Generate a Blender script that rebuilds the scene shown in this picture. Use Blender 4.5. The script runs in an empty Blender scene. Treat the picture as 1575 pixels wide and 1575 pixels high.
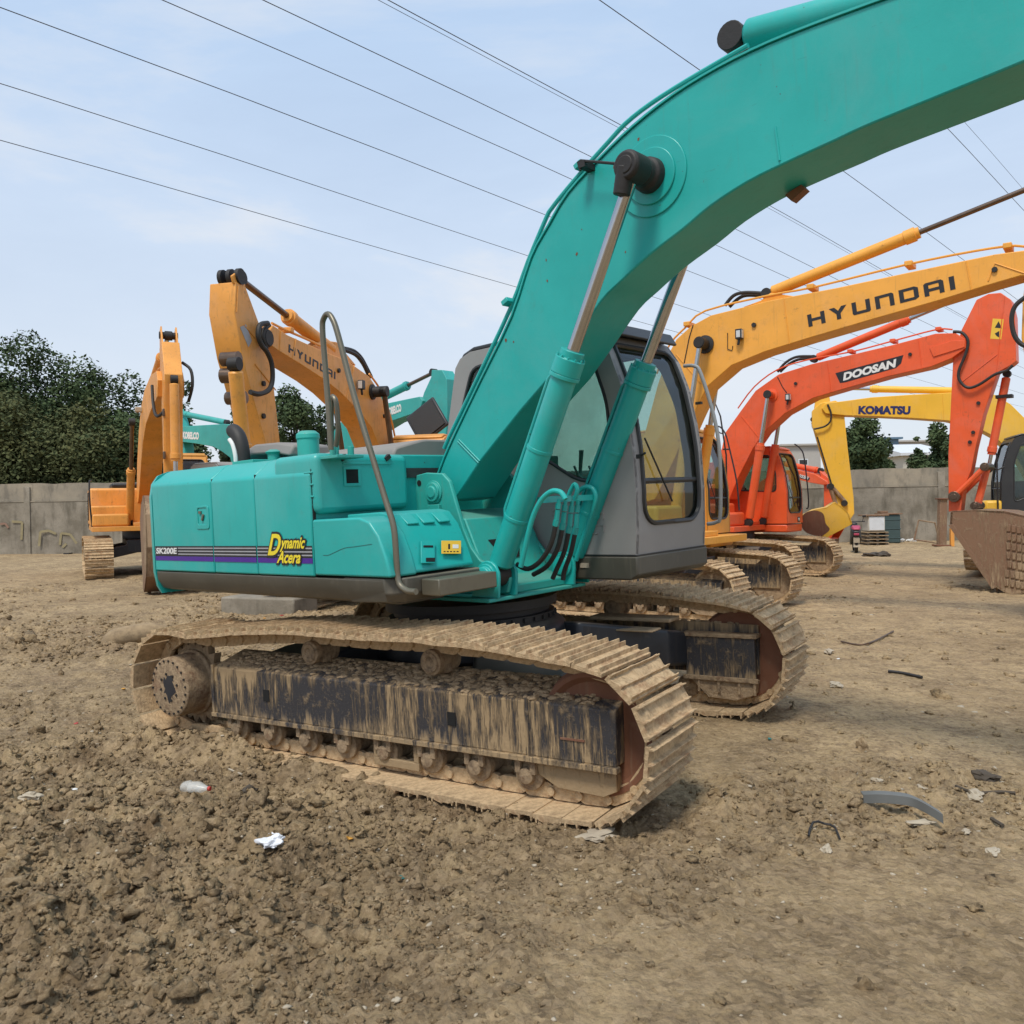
import bpy, math, random
import numpy as np
from mathutils import Vector, Matrix, noise as mnoise
R = math.radians
random.seed(7); rng = np.random.default_rng(7)
SC = bpy.context.scene
COL = SC.collection

# ------------------------------------------------------------------ camera
F0, PIT, ROL, CH = 1309.0, 0.507, 0.953, 1.755      # focal (px of 1575), degrees, metres
_a = R(PIT)
FW = Vector((0, math.cos(_a), -math.sin(_a))); _up = Vector((0, math.sin(_a), math.cos(_a))); _r = Vector((1, 0, 0))
_c, _s = math.cos(R(ROL)), math.sin(R(ROL))
CR = _c * _r - _s * _up; CU = _s * _r + _c * _up; CP = Vector((0, 0, CH))
cam = bpy.data.cameras.new('camera'); co = bpy.data.objects.new('camera', cam); COL.objects.link(co)
cam.sensor_width = 36; cam.lens = 36 * F0 / 1575; cam.clip_start = 0.05; cam.clip_end = 3000
mw = Matrix.Identity(4)
for i in range(3):
    mw[i][0] = CR[i]; mw[i][1] = CU[i]; mw[i][2] = -FW[i]; mw[i][3] = CP[i]
co.matrix_world = mw
SC.camera = co

# ------------------------------------------------------------------ world + sun
SUN_EL, SUN_AZ = 60.0, 205.0       # azimuth the light comes from, degrees clockwise from +Y
w = bpy.data.worlds.new('World'); SC.world = w; w.use_nodes = True
nt = w.node_tree; nt.nodes.clear()
out = nt.nodes.new('ShaderNodeOutputWorld'); bg = nt.nodes.new('ShaderNodeBackground')
sky = nt.nodes.new('ShaderNodeTexSky'); sky.sky_type = 'NISHITA'; sky.sun_disc = False
sky.sun_elevation = R(SUN_EL); sky.sun_rotation = R(SUN_AZ); sky.air_density = 1.0; sky.dust_density = 2.0; sky.ozone_density = 1.0
tc = nt.nodes.new('ShaderNodeTexCoord')
mp = nt.nodes.new('ShaderNodeMapping'); mp.inputs['Scale'].default_value = (1.0, 1.0, 3.2); mp.inputs['Rotation'].default_value = (0.1, 0.25, 0.4)
nz = nt.nodes.new('ShaderNodeTexNoise'); nz.inputs['Scale'].default_value = 1.7; nz.inputs['Detail'].default_value = 9; nz.inputs['Roughness'].default_value = .58; nz.inputs['Distortion'].default_value = .35
rp = nt.nodes.new('ShaderNodeValToRGB'); rp.color_ramp.elements[0].position = .36; rp.color_ramp.elements[1].position = .72
rp.color_ramp.elements[0].color = (.72, .72, .72, 1); rp.color_ramp.elements[1].color = (.93, .93, .93, 1)
sx = nt.nodes.new('ShaderNodeSeparateXYZ')
mr = nt.nodes.new('ShaderNodeMapRange'); mr.inputs[1].default_value = 0.0; mr.inputs[2].default_value = .55; mr.inputs[3].default_value = .96; mr.inputs[4].default_value = 0.0
mx2 = nt.nodes.new('ShaderNodeMath'); mx2.operation = 'MAXIMUM'
mix = nt.nodes.new('ShaderNodeMix'); mix.data_type = 'RGBA'
hz = nt.nodes.new('ShaderNodeMix'); hz.data_type = 'RGBA'; hz.inputs[6].default_value = (3.6, 5.0, 6.95, 1); hz.inputs[7].default_value = (5.5, 5.8, 6.25, 1)   # thin high cloud, whiter low down
hm = nt.nodes.new('ShaderNodeMapRange'); hm.inputs[1].default_value = .02; hm.inputs[2].default_value = .62; hm.inputs[3].default_value = 1.0; hm.inputs[4].default_value = 0.0
cm = nt.nodes.new('ShaderNodeMath'); cm.operation = 'MAXIMUM'; cr = nt.nodes.new('ShaderNodeMapRange'); cr.inputs[1].default_value = .42; cr.inputs[2].default_value = .66; cr.inputs[3].default_value = 0; cr.inputs[4].default_value = .95
L = nt.links.new
L(tc.outputs['Generated'], mp.inputs[0]); L(mp.outputs[0], nz.inputs[0]); L(nz.outputs['Fac'], rp.inputs[0])
L(tc.outputs['Generated'], sx.inputs[0]); L(sx.outputs['Z'], mr.inputs[0])
L(sx.outputs['Z'], hm.inputs[0]); L(nz.outputs['Fac'], cr.inputs[0]); L(hm.outputs[0], cm.inputs[0]); L(cr.outputs[0], cm.inputs[1]); L(cm.outputs[0], hz.inputs[0]); L(hz.outputs[2], mix.inputs[7])
L(mr.outputs[0], mx2.inputs[0]); L(rp.outputs[0], mx2.inputs[1]); L(mx2.outputs[0], mix.inputs[0])
L(sky.outputs[0], mix.inputs[6]); L(mix.outputs[2], bg.inputs[0]); L(bg.outputs[0], out.inputs[0])
bg.inputs[1].default_value = 0.12
sun = bpy.data.lights.new('sun', 'SUN'); sun.energy = 2.3; sun.angle = R(13); sun.color = (1, .935, .83)
so = bpy.data.objects.new('sun', sun); COL.objects.link(so)
_az, _el = R(SUN_AZ), R(SUN_EL)
sdir = Vector((math.sin(_az) * math.cos(_el), math.cos(_az) * math.cos(_el), math.sin(_el)))
so.rotation_euler = sdir.to_track_quat('Z', 'Y').to_euler()
SC.view_settings.view_transform = 'Standard'; SC.view_settings.look = 'None'
SC.view_settings.gamma = 1; SC.view_settings.exposure = 0.32
SC.render.engine = 'CYCLES'
try:
    SC.cycles.use_denoising = True; SC.cycles.max_bounces = 8; SC.cycles.transparent_max_bounces = 12
    SC.cycles.caustics_reflective = False; SC.cycles.caustics_refractive = False
except Exception: pass

# ------------------------------------------------------------------ frames and picking
def ray(px, py): return FW + CR * ((px - 787.5) / F0) - CU * ((py - 787.5) / F0)
def gnd(px, py, z=0.0):
    d = ray(px, py); return CP + d * ((z - CH) / d.z)
def atY(px, py, Y):
    d = ray(px, py); return CP + d * (Y / d.y)
class Fr:
    """a machine's own frame: x forward, y to its left, z up"""
    def __init__(s, o, th, tx=0, ty=0):
        t = R(th); Z = Vector((math.tan(R(tx)), math.tan(R(ty)), 1)).normalized()
        X = Vector((math.cos(t), -math.sin(t), 0)); X = (X - Z * X.dot(Z)).normalized(); Y = Z.cross(X)
        s.o = Vector(o); s.ax = (X, Y, Z)
    def P(s, px, py, axis, v):
        n = s.ax['xyz'.index(axis)]; d = ray(px, py)
        t = ((s.o - CP).dot(n) + v) / d.dot(n); q = CP + d * t - s.o
        return Vector([q.dot(a) for a in s.ax])
    def Y(s, pts, v): return [s.P(a, b, 'y', v) for a, b in pts]
    def W(s, p): return s.o + s.ax[0] * p[0] + s.ax[1] * p[1] + s.ax[2] * p[2]
    def M(s):
        m = Matrix.Identity(4)
        for i in range(3):
            for j in range(3): m[i][j] = s.ax[j][i]
            m[i][3] = s.o[i]
        return m

# ------------------------------------------------------------------ materials
MATS = {}
class NG:
    def __init__(s, name):
        s.m = bpy.data.materials.new(name); s.m.use_nodes = True; s.t = s.m.node_tree; s.t.nodes.clear()
        s.out = s.n('ShaderNodeOutputMaterial'); s.tc = s.n('ShaderNodeTexCoord')
    def n(s, k, **kw):
        o = s.t.nodes.new(k)
        for a, b in kw.items(): setattr(o, a, b)
        return o
    def l(s, a, b): s.t.links.new(a, b)
    def noise(s, scale, detail=4, rough=.55, vec=None, dist=0):
        o = s.n('ShaderNodeTexNoise'); o.inputs['Scale'].default_value = scale; o.inputs['Detail'].default_value = detail
        o.inputs['Roughness'].default_value = rough; o.inputs['Distortion'].default_value = dist
        s.l(vec if vec is not None else s.tc.outputs['Object'], o.inputs['Vector']); return o.outputs['Fac']
    def map(s, sc, rot=(0, 0, 0), src='Object'):
        o = s.n('ShaderNodeMapping'); o.inputs['Scale'].default_value = sc; o.inputs['Rotation'].default_value = rot
        s.l(s.tc.outputs[src], o.inputs[0]); return o.outputs[0]
    def ramp(s, fac, a, b, va=0., vb=1.):
        o = s.n('ShaderNodeMapRange'); o.inputs[1].default_value = a; o.inputs[2].default_value = b
        o.inputs[3].default_value = va; o.inputs[4].default_value = vb; s.l(fac, o.inputs[0]); return o.outputs[0]
    def math(s, op, a, b):
        o = s.n('ShaderNodeMath', operation=op)
        for i, v in enumerate((a, b)):
            if isinstance(v, (int, float)): o.inputs[i].default_value = v
            else: s.l(v, o.inputs[i])
        return o.outputs[0]
    def mix(s, f, a, b):
        o = s.n('ShaderNodeMix', data_type='RGBA')
        for i, v in ((0, f), (6, a), (7, b)):
            if isinstance(v, (int, float)): o.inputs[i].default_value = v
            elif isinstance(v, tuple): o.inputs[i].default_value = (*v, 1) if len(v) == 3 else v
            else: s.l(v, o.inputs[i])
        return o.outputs[2]
    def bump(s, h, strength=.3, dist=.02):
        o = s.n('ShaderNodeBump'); o.inputs['Strength'].default_value = strength; o.inputs['Distance'].default_value = dist
        s.l(h, o.inputs['Height']); return o.outputs[0]
    def bsdf(s, col, rough=.5, metal=0, normal=None, spec=.5, coat=0):
        o = s.n('ShaderNodeBsdfPrincipled')
        if isinstance(col, tuple): o.inputs['Base Color'].default_value = (*col, 1)
        else: s.l(col, o.inputs['Base Color'])
        for k, v in (('Roughness', rough), ('Metallic', metal)):
            if isinstance(v, (int, float)): o.inputs[k].default_value = v
            else: s.l(v, o.inputs[k])
        o.inputs['Specular IOR Level'].default_value = spec; o.inputs['Coat Weight'].default_value = coat
        if normal is not None: s.l(normal, o.inputs['Normal'])
        s.l(o.outputs[0], s.out.inputs[0]); return o

MUD = (.43, .305, .170)
def paint(name, col, rough=.42, dirt=(.25, .19, .13), amt=.35, var=.10, top=.35, streak=.25, metal=0, chips=.0, bump=.04, rust=0.0):
    """machine paint or metal with grime, rain streaks and dust lying on upward faces"""
    g = NG(name); c2 = tuple(min(1, v * (1 + var) + .01) for v in col); c1 = tuple(v * (1 - var) for v in col)
    n1 = g.noise(1.7, 5, .6); c = g.mix(g.ramp(n1, .3, .7), c1, c2)
    lum = sum(col) / 3; fade = tuple(.62 * v + .38 * (lum * .9 + .12) for v in col)
    c = g.mix(g.ramp(g.noise(.9, 7, .68, None, .6), .50, .68, 0, .30 if chips else .15), c, fade)
    sc_ = g.noise(5, 6, .7, g.map((1, 1, 7), (.3, .5, .2))); c = g.mix(g.ramp(sc_, .665, .70, 0, .35 if chips else 0), c, tuple(v * .45 + .02 for v in col))
    n2 = g.noise(9, 6, .65)
    d = g.ramp(n2, .62 - .12 * amt, .80, 0, amt)
    st = g.noise(6, 4, .6, g.map((5, 5, .35)))
    d2 = g.ramp(st, .58, .78, 0, streak)
    d = g.math('MAXIMUM', d, d2)
    geo = g.n('ShaderNodeNewGeometry'); sp = g.n('ShaderNodeSeparateXYZ'); g.l(geo.outputs['Normal'], sp.inputs[0])
    tp = g.math('MULTIPLY', g.ramp(sp.outputs['Z'], .55, .95, 0, top), g.ramp(n1, .25, .7, .4, 1.2))
    d = g.math('MAXIMUM', d, tp)
    c = g.mix(d, c, dirt)
    if rust:
        n4 = g.noise(14, 5, .7); n5 = g.noise(2.2, 3, .6)
        c = g.mix(g.math('MULTIPLY', g.ramp(n4, .60, .68), g.ramp(n5, .5, .62, 0, rust)), c, (.13, .055, .025))
    if chips:
        n3 = g.noise(38, 3, .6); c = g.mix(g.ramp(n3, .735, .75, 0, chips), c, (.06, .045, .04))
    r = g.ramp(d, 0, .6, rough, min(1, rough + .4))
    nm = g.bump(g.noise(55, 4, .6), bump, .01)
    g.bsdf(c, r, metal, nm); MATS[name] = g.m; return g.m

def mudmat(name, col, dark=(.13, .092, .062), scale=14, amt=.5, bump=.8, rust=0, rough=.95, dist=.02):
    g = NG(name); n = g.noise(scale, 8, .68); n2 = g.noise(scale * .23, 4, .6)
    c = g.mix(g.ramp(n, .42, .66, 0, amt), col, dark)
    c = g.mix(g.ramp(n2, .4, .62, 0, .35), c, tuple(min(1, v * 1.35) for v in col))
    if rust:
        c = g.mix(g.ramp(g.noise(6, 5, .7), .55, .66, 0, rust), c, (.22, .075, .03))
    g.bsdf(c, rough, 0, g.bump(g.noise(scale * 2.2, 8, .72), bump, dist), .25); MATS[name] = g.m; return g.m

def streaky(name, base=(.024, .028, .038), col=MUD, cover=.5, edge=1):
    """dark frame paint with mud run down it"""
    g = NG(name)
    s1 = g.noise(9, 5, .65, g.map((2.2, 2.2, .22))); s2 = g.noise(40, 5, .75, g.map((1.6, 1.6, .16))); p = g.noise(1.1, 3, .5); sp = g.noise(60, 3, .6)
    a = g.math('ADD', g.math('MULTIPLY', s1, .55), g.math('MULTIPLY', s2, .45))
    a = g.math('ADD', a, g.math('MULTIPLY', g.math('SUBTRACT', p, .5), .8))
    m = g.ramp(a, .570 - .12 * cover, .665 - .1 * cover, .05, .95)
    m = g.math('MAXIMUM', m, g.ramp(g.noise(11, 7, .75), .54, .70, 0, .75))
    sz = g.n('ShaderNodeSeparateXYZ'); g.l(g.tc.outputs['Object'], sz.inputs[0]); wob = g.math('MULTIPLY', g.math('SUBTRACT', s1, .5), .55)
    zz = g.math('ADD', sz.outputs['Z'], wob)
    if edge: m = g.math('MAXIMUM', m, g.math('MAXIMUM', g.ramp(zz, .30, .38, .85, 0), g.ramp(zz, .62, .76, 0, .9)))
    m = g.math('MAXIMUM', m, g.ramp(sp, .60, .70, 0, .45))
    c = g.mix(m, base, g.mix(g.noise(22, 5, .7), tuple(v * .75 for v in col), col))
    g.bsdf(c, g.ramp(m, 0, 1, .5, .95), 0, g.bump(g.math('ADD', m, g.math('MULTIPLY', g.noise(70, 5, .7), .5)), .8, .012), .35); MATS[name] = g.m; return g.m

def plain(name, col, rough=.6, metal=0, bump=0, scale=40, var=.12, spec=.5):
    g = NG(name); c = g.mix(g.noise(6, 4), tuple(v * (1 - var) for v in col), tuple(min(1, v * (1 + var)) for v in col))
    g.bsdf(c, rough, metal, g.bump(g.noise(scale, 4, .6), bump, .01) if bump else None, spec); MATS[name] = g.m; return g.m

def glass(name, tint=(.62, .74, .68), dirt=.12, gloss=(.9, .95, 1)):
    g = NG(name); tr = g.n('ShaderNodeBsdfTransparent'); tr.inputs[0].default_value = (*tint, 1)
    gl = g.n('ShaderNodeBsdfGlossy'); gl.inputs[0].default_value = (*gloss, 1); gl.inputs[1].default_value = .03
    fr = g.n('ShaderNodeFresnel'); fr.inputs[0].default_value = 1.5
    m = g.n('ShaderNodeMixShader'); g.l(fr.outputs[0], m.inputs[0]); g.l(tr.outputs[0], m.inputs[1]); g.l(gl.outputs[0], m.inputs[2])
    df = g.n('ShaderNodeBsdfDiffuse'); df.inputs[0].default_value = (.35, .32, .26, 1)
    m2 = g.n('ShaderNodeMixShader'); g.l(g.ramp(g.noise(5, 5, .6), .3, .75, 0, dirt * 2), m2.inputs[0]); g.l(m.outputs[0], m2.inputs[1]); g.l(df.outputs[0], m2.inputs[2])
    g.l(m2.outputs[0], g.out.inputs[0]); MATS[name] = g.m; return g.m

TEAL = (.010, .385, .355)
paint('teal', TEAL, .36, (.10, .15, .11), amt=.22, var=.07, top=.22, streak=.16, chips=.8, bump=.05)
paint('teal_worn', (.02, .36, .31), .5, (.16, .17, .12), amt=.5, var=.08, top=.4, streak=.3, chips=.8, rust=.75)
paint('teal_far', (.03, .36, .33), .5, (.2, .25, .2), amt=.4, streak=.4, rust=.5)
paint('olive', (.075, .068, .050), .5, (.26, .22, .16), amt=.35, top=.5, streak=.25)
paint('cabgrey', (.27, .26, .25), .48, (.30, .26, .2), amt=.10, var=.05, top=.3, streak=.12)
paint('hoodgrey', (.22, .205, .19), .6, (.30, .26, .2), amt=.25, top=.25, streak=.1)
paint('orange', (.76, .325, .055), .45, (.20, .12, .06), amt=.5, var=.13, top=.35, streak=.5, chips=.7, rust=.6)
paint('yelloworange', (.82, .37, .045), .42, (.30, .17, .06), amt=.4, var=.08, top=.3, streak=.38, chips=.7, rust=.5)
paint('redorange', (.76, .10, .020), .40, (.22, .08, .04), amt=.35, var=.09, top=.25, streak=.35, chips=.7, rust=.5)
paint('yellow', (.86, .50, .04), .42, (.30, .2, .08), amt=.25, var=.05, top=.3, streak=.25, chips=.3, rust=.3)
paint('black', (.012, .012, .013), .45, (.12, .1, .08), amt=.15, top=.35, streak=.1)
paint('cabblack', (.02, .021, .022), .4, (.12, .11, .09), amt=.1, top=.3, streak=.1)
paint('bronze', (.16, .145, .105), .38, (.10, .07, .04), amt=.4, metal=.45, top=.1, streak=.3)

paint('rustdisc', (.17, .065, .03), .7, (.25, .18, .12), amt=.6, var=.25, top=.5, streak=.5, rust=.6, bump=.2)
plain('chrome', (.46, .46, .47), .16, 1.0, .02)
plain('rodbrown', (.16, .11, .08), .30, .8, .1, 25, .4)
plain('blackpart', (.018, .016, .015), .6, 0, .2)
plain('rubber', (.022, .020, .019), .6, 0, .1)
plain('interior', (.03, .032, .032), .7, 0, .1)
plain('seatcloth', (.045, .04, .036), .9, 0, .4, 60)
plain('void', (.006, .006, .006), .9)
mudmat('mud', (.44, .32, .195), (.17, .12, .075))
mudmat('mudshoe', (.60, .435, .255), (.20, .13, .075), 22, .75, .9, rust=.5, dist=.016)
mudmat('mudpart', (.38, .275, .17), (.10, .07, .05), 24, .75, .9, rust=.3)
mudmat('clod', (.34, .25, .15), (.12, .088, .06), 10, .6, .7)
mudmat('stone', (.42, .36, .27), (.25, .2, .15), 9, .5, .4)
streaky('bucket', (.22, .125, .075), (.40, .285, .175), .9, 0); streaky('frame'); streaky('framefar', (.02, .026, .036), MUD, .8)
paint('chassis', (.016, .019, .026), .38, (.26, .2, .14), amt=.25, top=.45, streak=.12)
glass('glass', (.70, .82, .77), .04); glass('glassdark', (.20, .25, .24), .10)
plain('decal_black', (.015, .015, .018), .5); plain('decal_white', (.72, .72, .70), .5)
plain('decal_grey', (.36, .36, .38), .4); plain('decal_purple', (.06, .012, .26), .4)
plain('decal_yellow', (.85, .68, .03), .5); plain('decal_orange', (.80, .50, .05), .6)
plain('logo_black', (.012, .013, .018), .5); plain('logo_blue', (.012, .025, .13), .5)
plain('steelgrey', (.30, .31, .31), .45, .3)
plain('lamp_glass', (.6, .6, .58), .15, .3)

# ------------------------------------------------------------------ mesh builder
class G:
    def __init__(s, X=None): s.v = []; s.f = []; s.mi = []; s.X = X
    def add(s, vs, fs, m=0):
        b = len(s.v); s.v += [tuple(v) for v in vs]; s.f += [[i + b for i in f] for f in fs]; s.mi += [m] * len(fs); return s
    def box(s, c, d, rot=None, m=0):
        c = Vector(c); vs = []
        for x in (-.5, .5):
            for y in (-.5, .5):
                for z in (-.5, .5):
                    p = Vector((x * d[0], y * d[1], z * d[2])); vs.append(c + (rot @ p if rot else p))
        return s.add(vs, [(0, 1, 3, 2), (4, 6, 7, 5), (0, 4, 5, 1), (2, 3, 7, 6), (0, 2, 6, 4), (1, 5, 7, 3)], m)
    def bb(s, a, b, m=0):
        return s.box([(a[i] + b[i]) / 2 for i in range(3)], [abs(b[i] - a[i]) for i in range(3)], None, m)
    def ext(s, pts, vec, m=0):
        pts = [Vector(p) for p in pts]; vec = Vector(vec); n = len(pts)
        return s.add(pts + [p + vec for p in pts], [list(range(n))[::-1], list(range(n, 2 * n))] + [(i, (i + 1) % n, n + (i + 1) % n, n + i) for i in range(n)], m)
    def loft(s, rings, cap=True, m=0):
        n = len(rings[0]); vs = [p for r in rings for p in r]; fs = []
        for k in range(len(rings) - 1):
            for i in range(n): fs.append((k * n + i, k * n + (i + 1) % n, (k + 1) * n + (i + 1) % n, (k + 1) * n + i))
        if cap: fs += [list(range(n))[::-1], list(range((len(rings) - 1) * n, len(rings) * n))]
        return s.add(vs, fs, m)
    def tube(s, path, r, n=10, m=0, closed=False):
        P = [Vector(p) for p in path]; k = len(P); rs = r if isinstance(r, (list, tuple)) else [r] * k
        t0 = (P[1] - P[0]).normalized(); u = t0.orthogonal().normalized(); rings = []
        for i in range(k):
            t = ((P[i] - P[i - 1]).normalized() if i else t0) + ((P[i + 1] - P[i]).normalized() if i < k - 1 else (P[i] - P[i - 1]).normalized())
            t.normalize(); u = (u - t * u.dot(t))
            u = u.normalized() if u.length > 1e-6 else t.orthogonal().normalized(); w_ = t.cross(u)
            rings.append([P[i] + (u * math.cos(2 * math.pi * j / n) + w_ * math.sin(2 * math.pi * j / n)) * rs[i] for j in range(n)])
        return s.loft(rings, True, m)
    def cyl(s, a, b, r, r2=None, n=24, m=0): return s.tube([a, b], [r, r if r2 is None else r2], n, m)
    def turn(s, a, axis, prof, n=28, m=0):
        """lathe: prof = [(distance along axis, radius)]"""
        a = Vector(a); t = Vector(axis).normalized(); u = t.orthogonal().normalized(); w_ = t.cross(u)
        return s.loft([[a + t * d + (u * math.cos(2 * math.pi * j / n) + w_ * math.sin(2 * math.pi * j / n)) * max(r, 1e-4) for j in range(n)] for d, r in prof], True, m)
    def ring(s, a, axis, r0, r1, h, n=32, m=0):
        a = Vector(a); t = Vector(axis).normalized(); u = t.orthogonal().normalized(); w_ = t.cross(u); vs = []
        for (rr, hh) in ((r0, 0), (r1, 0), (r1, h), (r0, h)):
            vs += [a + t * hh + (u * math.cos(2 * math.pi * j / n) + w_ * math.sin(2 * math.pi * j / n)) * rr for j in range(n)]
        fs = []
        for k in range(4):
            for j in range(n): fs.append((k * n + j, k * n + (j + 1) % n, ((k + 1) % 4) * n + (j + 1) % n, ((k + 1) % 4) * n + j))
        return s.add(vs, fs, m)
    def rock(s, c, r, sub=1, sq=(1, 1, .7), seed=0, m=0):
        vs, fs = ICO[sub]; rd = random.Random(seed); o = Vector((rd.uniform(-99, 99), rd.uniform(-99, 99), 0)); Rm = Matrix.Rotation(rd.uniform(0, 6.28), 3, 'Z')
        out_ = []
        for v in vs:
            k = 1 + .75 * mnoise.noise(v * 1.3 + o) + .3 * mnoise.noise(v * 3.1 + o)
            out_.append(Vector(c) + Rm @ Vector((v.x * sq[0], v.y * sq[1], v.z * sq[2])) * (r * k))
        return s.add(out_, fs, m)

def ico(sub):
    t = (1 + 5 ** .5) / 2
    v = [Vector(p).normalized() for p in [(-1, t, 0), (1, t, 0), (-1, -t, 0), (1, -t, 0), (0, -1, t), (0, 1, t), (0, -1, -t), (0, 1, -t), (t, 0, -1), (t, 0, 1), (-t, 0, -1), (-t, 0, 1)]]
    f = [(0, 11, 5), (0, 5, 1), (0, 1, 7), (0, 7, 10), (0, 10, 11), (1, 5, 9), (5, 11, 4), (11, 10, 2), (10, 7, 6), (7, 1, 8), (3, 9, 4), (3, 4, 2), (3, 2, 6), (3, 6, 8), (3, 8, 9), (4, 9, 5), (2, 4, 11), (6, 2, 10), (8, 6, 7), (9, 8, 1)]
    for _ in range(sub):
        c = {}; nf = []
        def mid(a, b):
            k = (min(a, b), max(a, b))
            if k not in c: c[k] = len(v); v.append(((v[a] + v[b]) / 2).normalized())
            return c[k]
        for a, b, d in f:
            x, y, z = mid(a, b), mid(b, d), mid(d, a); nf += [(a, x, z), (b, y, x), (d, z, y), (x, y, z)]
        f = nf
    return v, f
ICO = {0: ico(0), 1: ico(1), 2: ico(2), 3: ico(3)}

def tag(o, label=None, cat=None, group=None, kind=None):
    if label: o['label'] = label
    if cat: o['category'] = cat
    if group: o['group'] = group
    if kind: o['kind'] = kind
    return o
def obj(name, g, mats, parent=None, bev=0, ang=35, seg=2, smooth=True):
    if not isinstance(mats, (list, tuple)): mats = [mats]
    me = bpy.data.meshes.new(name)
    vs = [g.X @ Vector(v) for v in g.v] if g.X is not None else g.v
    me.from_pydata([tuple(v) for v in vs], [], g.f); me.update()
    for m in mats: me.materials.append(MATS[m] if isinstance(m, str) else m)
    if len(mats) > 1: me.polygons.foreach_set('material_index', g.mi)
    import bmesh
    bm = bmesh.new(); bm.from_mesh(me)
    bmesh.ops.recalc_face_normals(bm, faces=bm.faces)
    if smooth:
        ca = R(ang)
        for e in bm.edges:
            if len(e.link_faces) != 2 or e.calc_face_angle(3.2) > ca: e.smooth = False
        for f in bm.faces: f.smooth = True
    bm.to_mesh(me); bm.free()
    o = bpy.data.objects.new(name, me); COL.objects.link(o)
    if parent is not None: o.parent = parent
    if bev:
        b = o.modifiers.new('bevel', 'BEVEL'); b.width = bev; b.segments = seg; b.limit_method = 'ANGLE'; b.angle_limit = R(30); b.harden_normals = False
    return o
def empty(name, mat4, label, cat, group=None):
    o = bpy.data.objects.new(name, None); o.empty_display_size = .3; COL.objects.link(o); o.matrix_world = mat4
    return tag(o, label, cat, group)
def RZ(a): return Matrix.Rotation(a, 4, 'Z')
def smooth_path(pts, k=6):
    P = [Vector(p) for p in pts]; o = []
    for i in range(len(P) - 1):
        p0, p1, p2, p3 = P[max(i - 1, 0)], P[i], P[i + 1], P[min(i + 2, len(P) - 1)]
        for j in range(k):
            t = j / k; o.append(.5 * ((2 * p1) + (-p0 + p2) * t + (2 * p0 - 5 * p1 + 4 * p2 - p3) * t * t + (-p0 + 3 * p1 - 3 * p2 + p3) * t ** 3))
    return o + [P[-1]]

# ------------------------------------------------------------------ lettering
LET = {
 'H': [[(0, 0), (.24, 0), (.24, 1), (0, 1)], [(.76, 0), (1, 0), (1, 1), (.76, 1)], [(.24, .4), (.76, .4), (.76, .62), (.24, .62)]],
 'Y': [[(0, 1), (.3, 1), (.5, .68), (.7, 1), (1, 1), (.62, .44), (.62, 0), (.38, 0), (.38, .44)]],
 'U': [[(0, 1), (0, .1), (.08, 0), (.92, 0), (1, .1), (1, 1), (.76, 1), (.76, .22), (.24, .22), (.24, 1)]],
 'N': [[(0, 0), (.24, 0), (.24, .78), (.76, .78), (.76, 0), (1, 0), (1, .88), (.9, 1), (0, 1)]],
 'D': [[(0, 0), (.24, 0), (.24, 1), (0, 1)], [(.24, .79), (.76, .79), (.82, 1), (.24, 1)], [(.24, 0), (.82, 0), (.76, .21), (.24, .21)], [(.76, .21), (.82, 0), (1, .14), (1, .86), (.82, 1), (.76, .79)]],
 'A': [[(0, 0), (.24, 0), (.24, .8), (.76, .8), (.76, 0), (1, 0), (1, .86), (.88, 1), (0.1, 1), (0, .9)], [(.24, .3), (.76, .3), (.76, .52), (.24, .52)]],
 'I': [[(0, 0), (.26, 0), (.26, 1), (0, 1)]],
}
def place2d(polys, A, B, h, nrm, up, thick):
    """polys in unit coords (x 0..W, y 0..1) -> 3D prisms between A and B"""
    W_ = max(p[0] for q in polys for p in q); g = G(); xd = (B - A) / W_
    ux = (B - A).normalized(); uy = (up - ux * up.dot(ux)).normalized()
    for q in polys: g.ext([A + xd * x + uy * (h * y) for x, y in q], nrm * thick)
    return g
def block_text(s, gap=.28):
    x = 0; o = []
    for ch in s:
        wd = .26 if ch == 'I' else 1.0
        for q in LET[ch]: o.append([(x + a, b) for a, b in q])
        x += wd + gap
    return o
def font_text(name, s, A, B, h, nrm, up, thick, mat, parent, X, off=.02, shear=0., base=.003):
    cu = bpy.data.curves.new(name, 'FONT'); cu.body = s; cu.size = 1; cu.offset = off; cu.shear = shear; cu.extrude = .01; cu.resolution_u = 4
    t = bpy.data.objects.new('tmp', cu); COL.objects.link(t); bpy.context.view_layer.update()
    me = bpy.data.meshes.new_from_object(t); bpy.data.objects.remove(t)
    xs = [v.co.x for v in me.vertices]; ys = [v.co.y for v in me.vertices]; x0, x1, y0, y1 = min(xs), max(xs), min(ys), max(ys)
    ux = (B - A).normalized(); uy = (up - ux * up.dot(ux)).normalized(); k = (B - A).length / (x1 - x0)
    for v in me.vertices:
        x, y, z = v.co; p = A + ux * ((x - x0) * k) + uy * ((y - y0) / (y1 - y0) * h) + nrm * (base + thick * (1 if z > 0 else 0))
        v.co = X @ p if X is not None else p
    me.materials.clear(); me.materials.append(MATS[mat]); me.name = name
    o = bpy.data.objects.new(name, me); COL.objects.link(o); o.parent = parent
    return o

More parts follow.
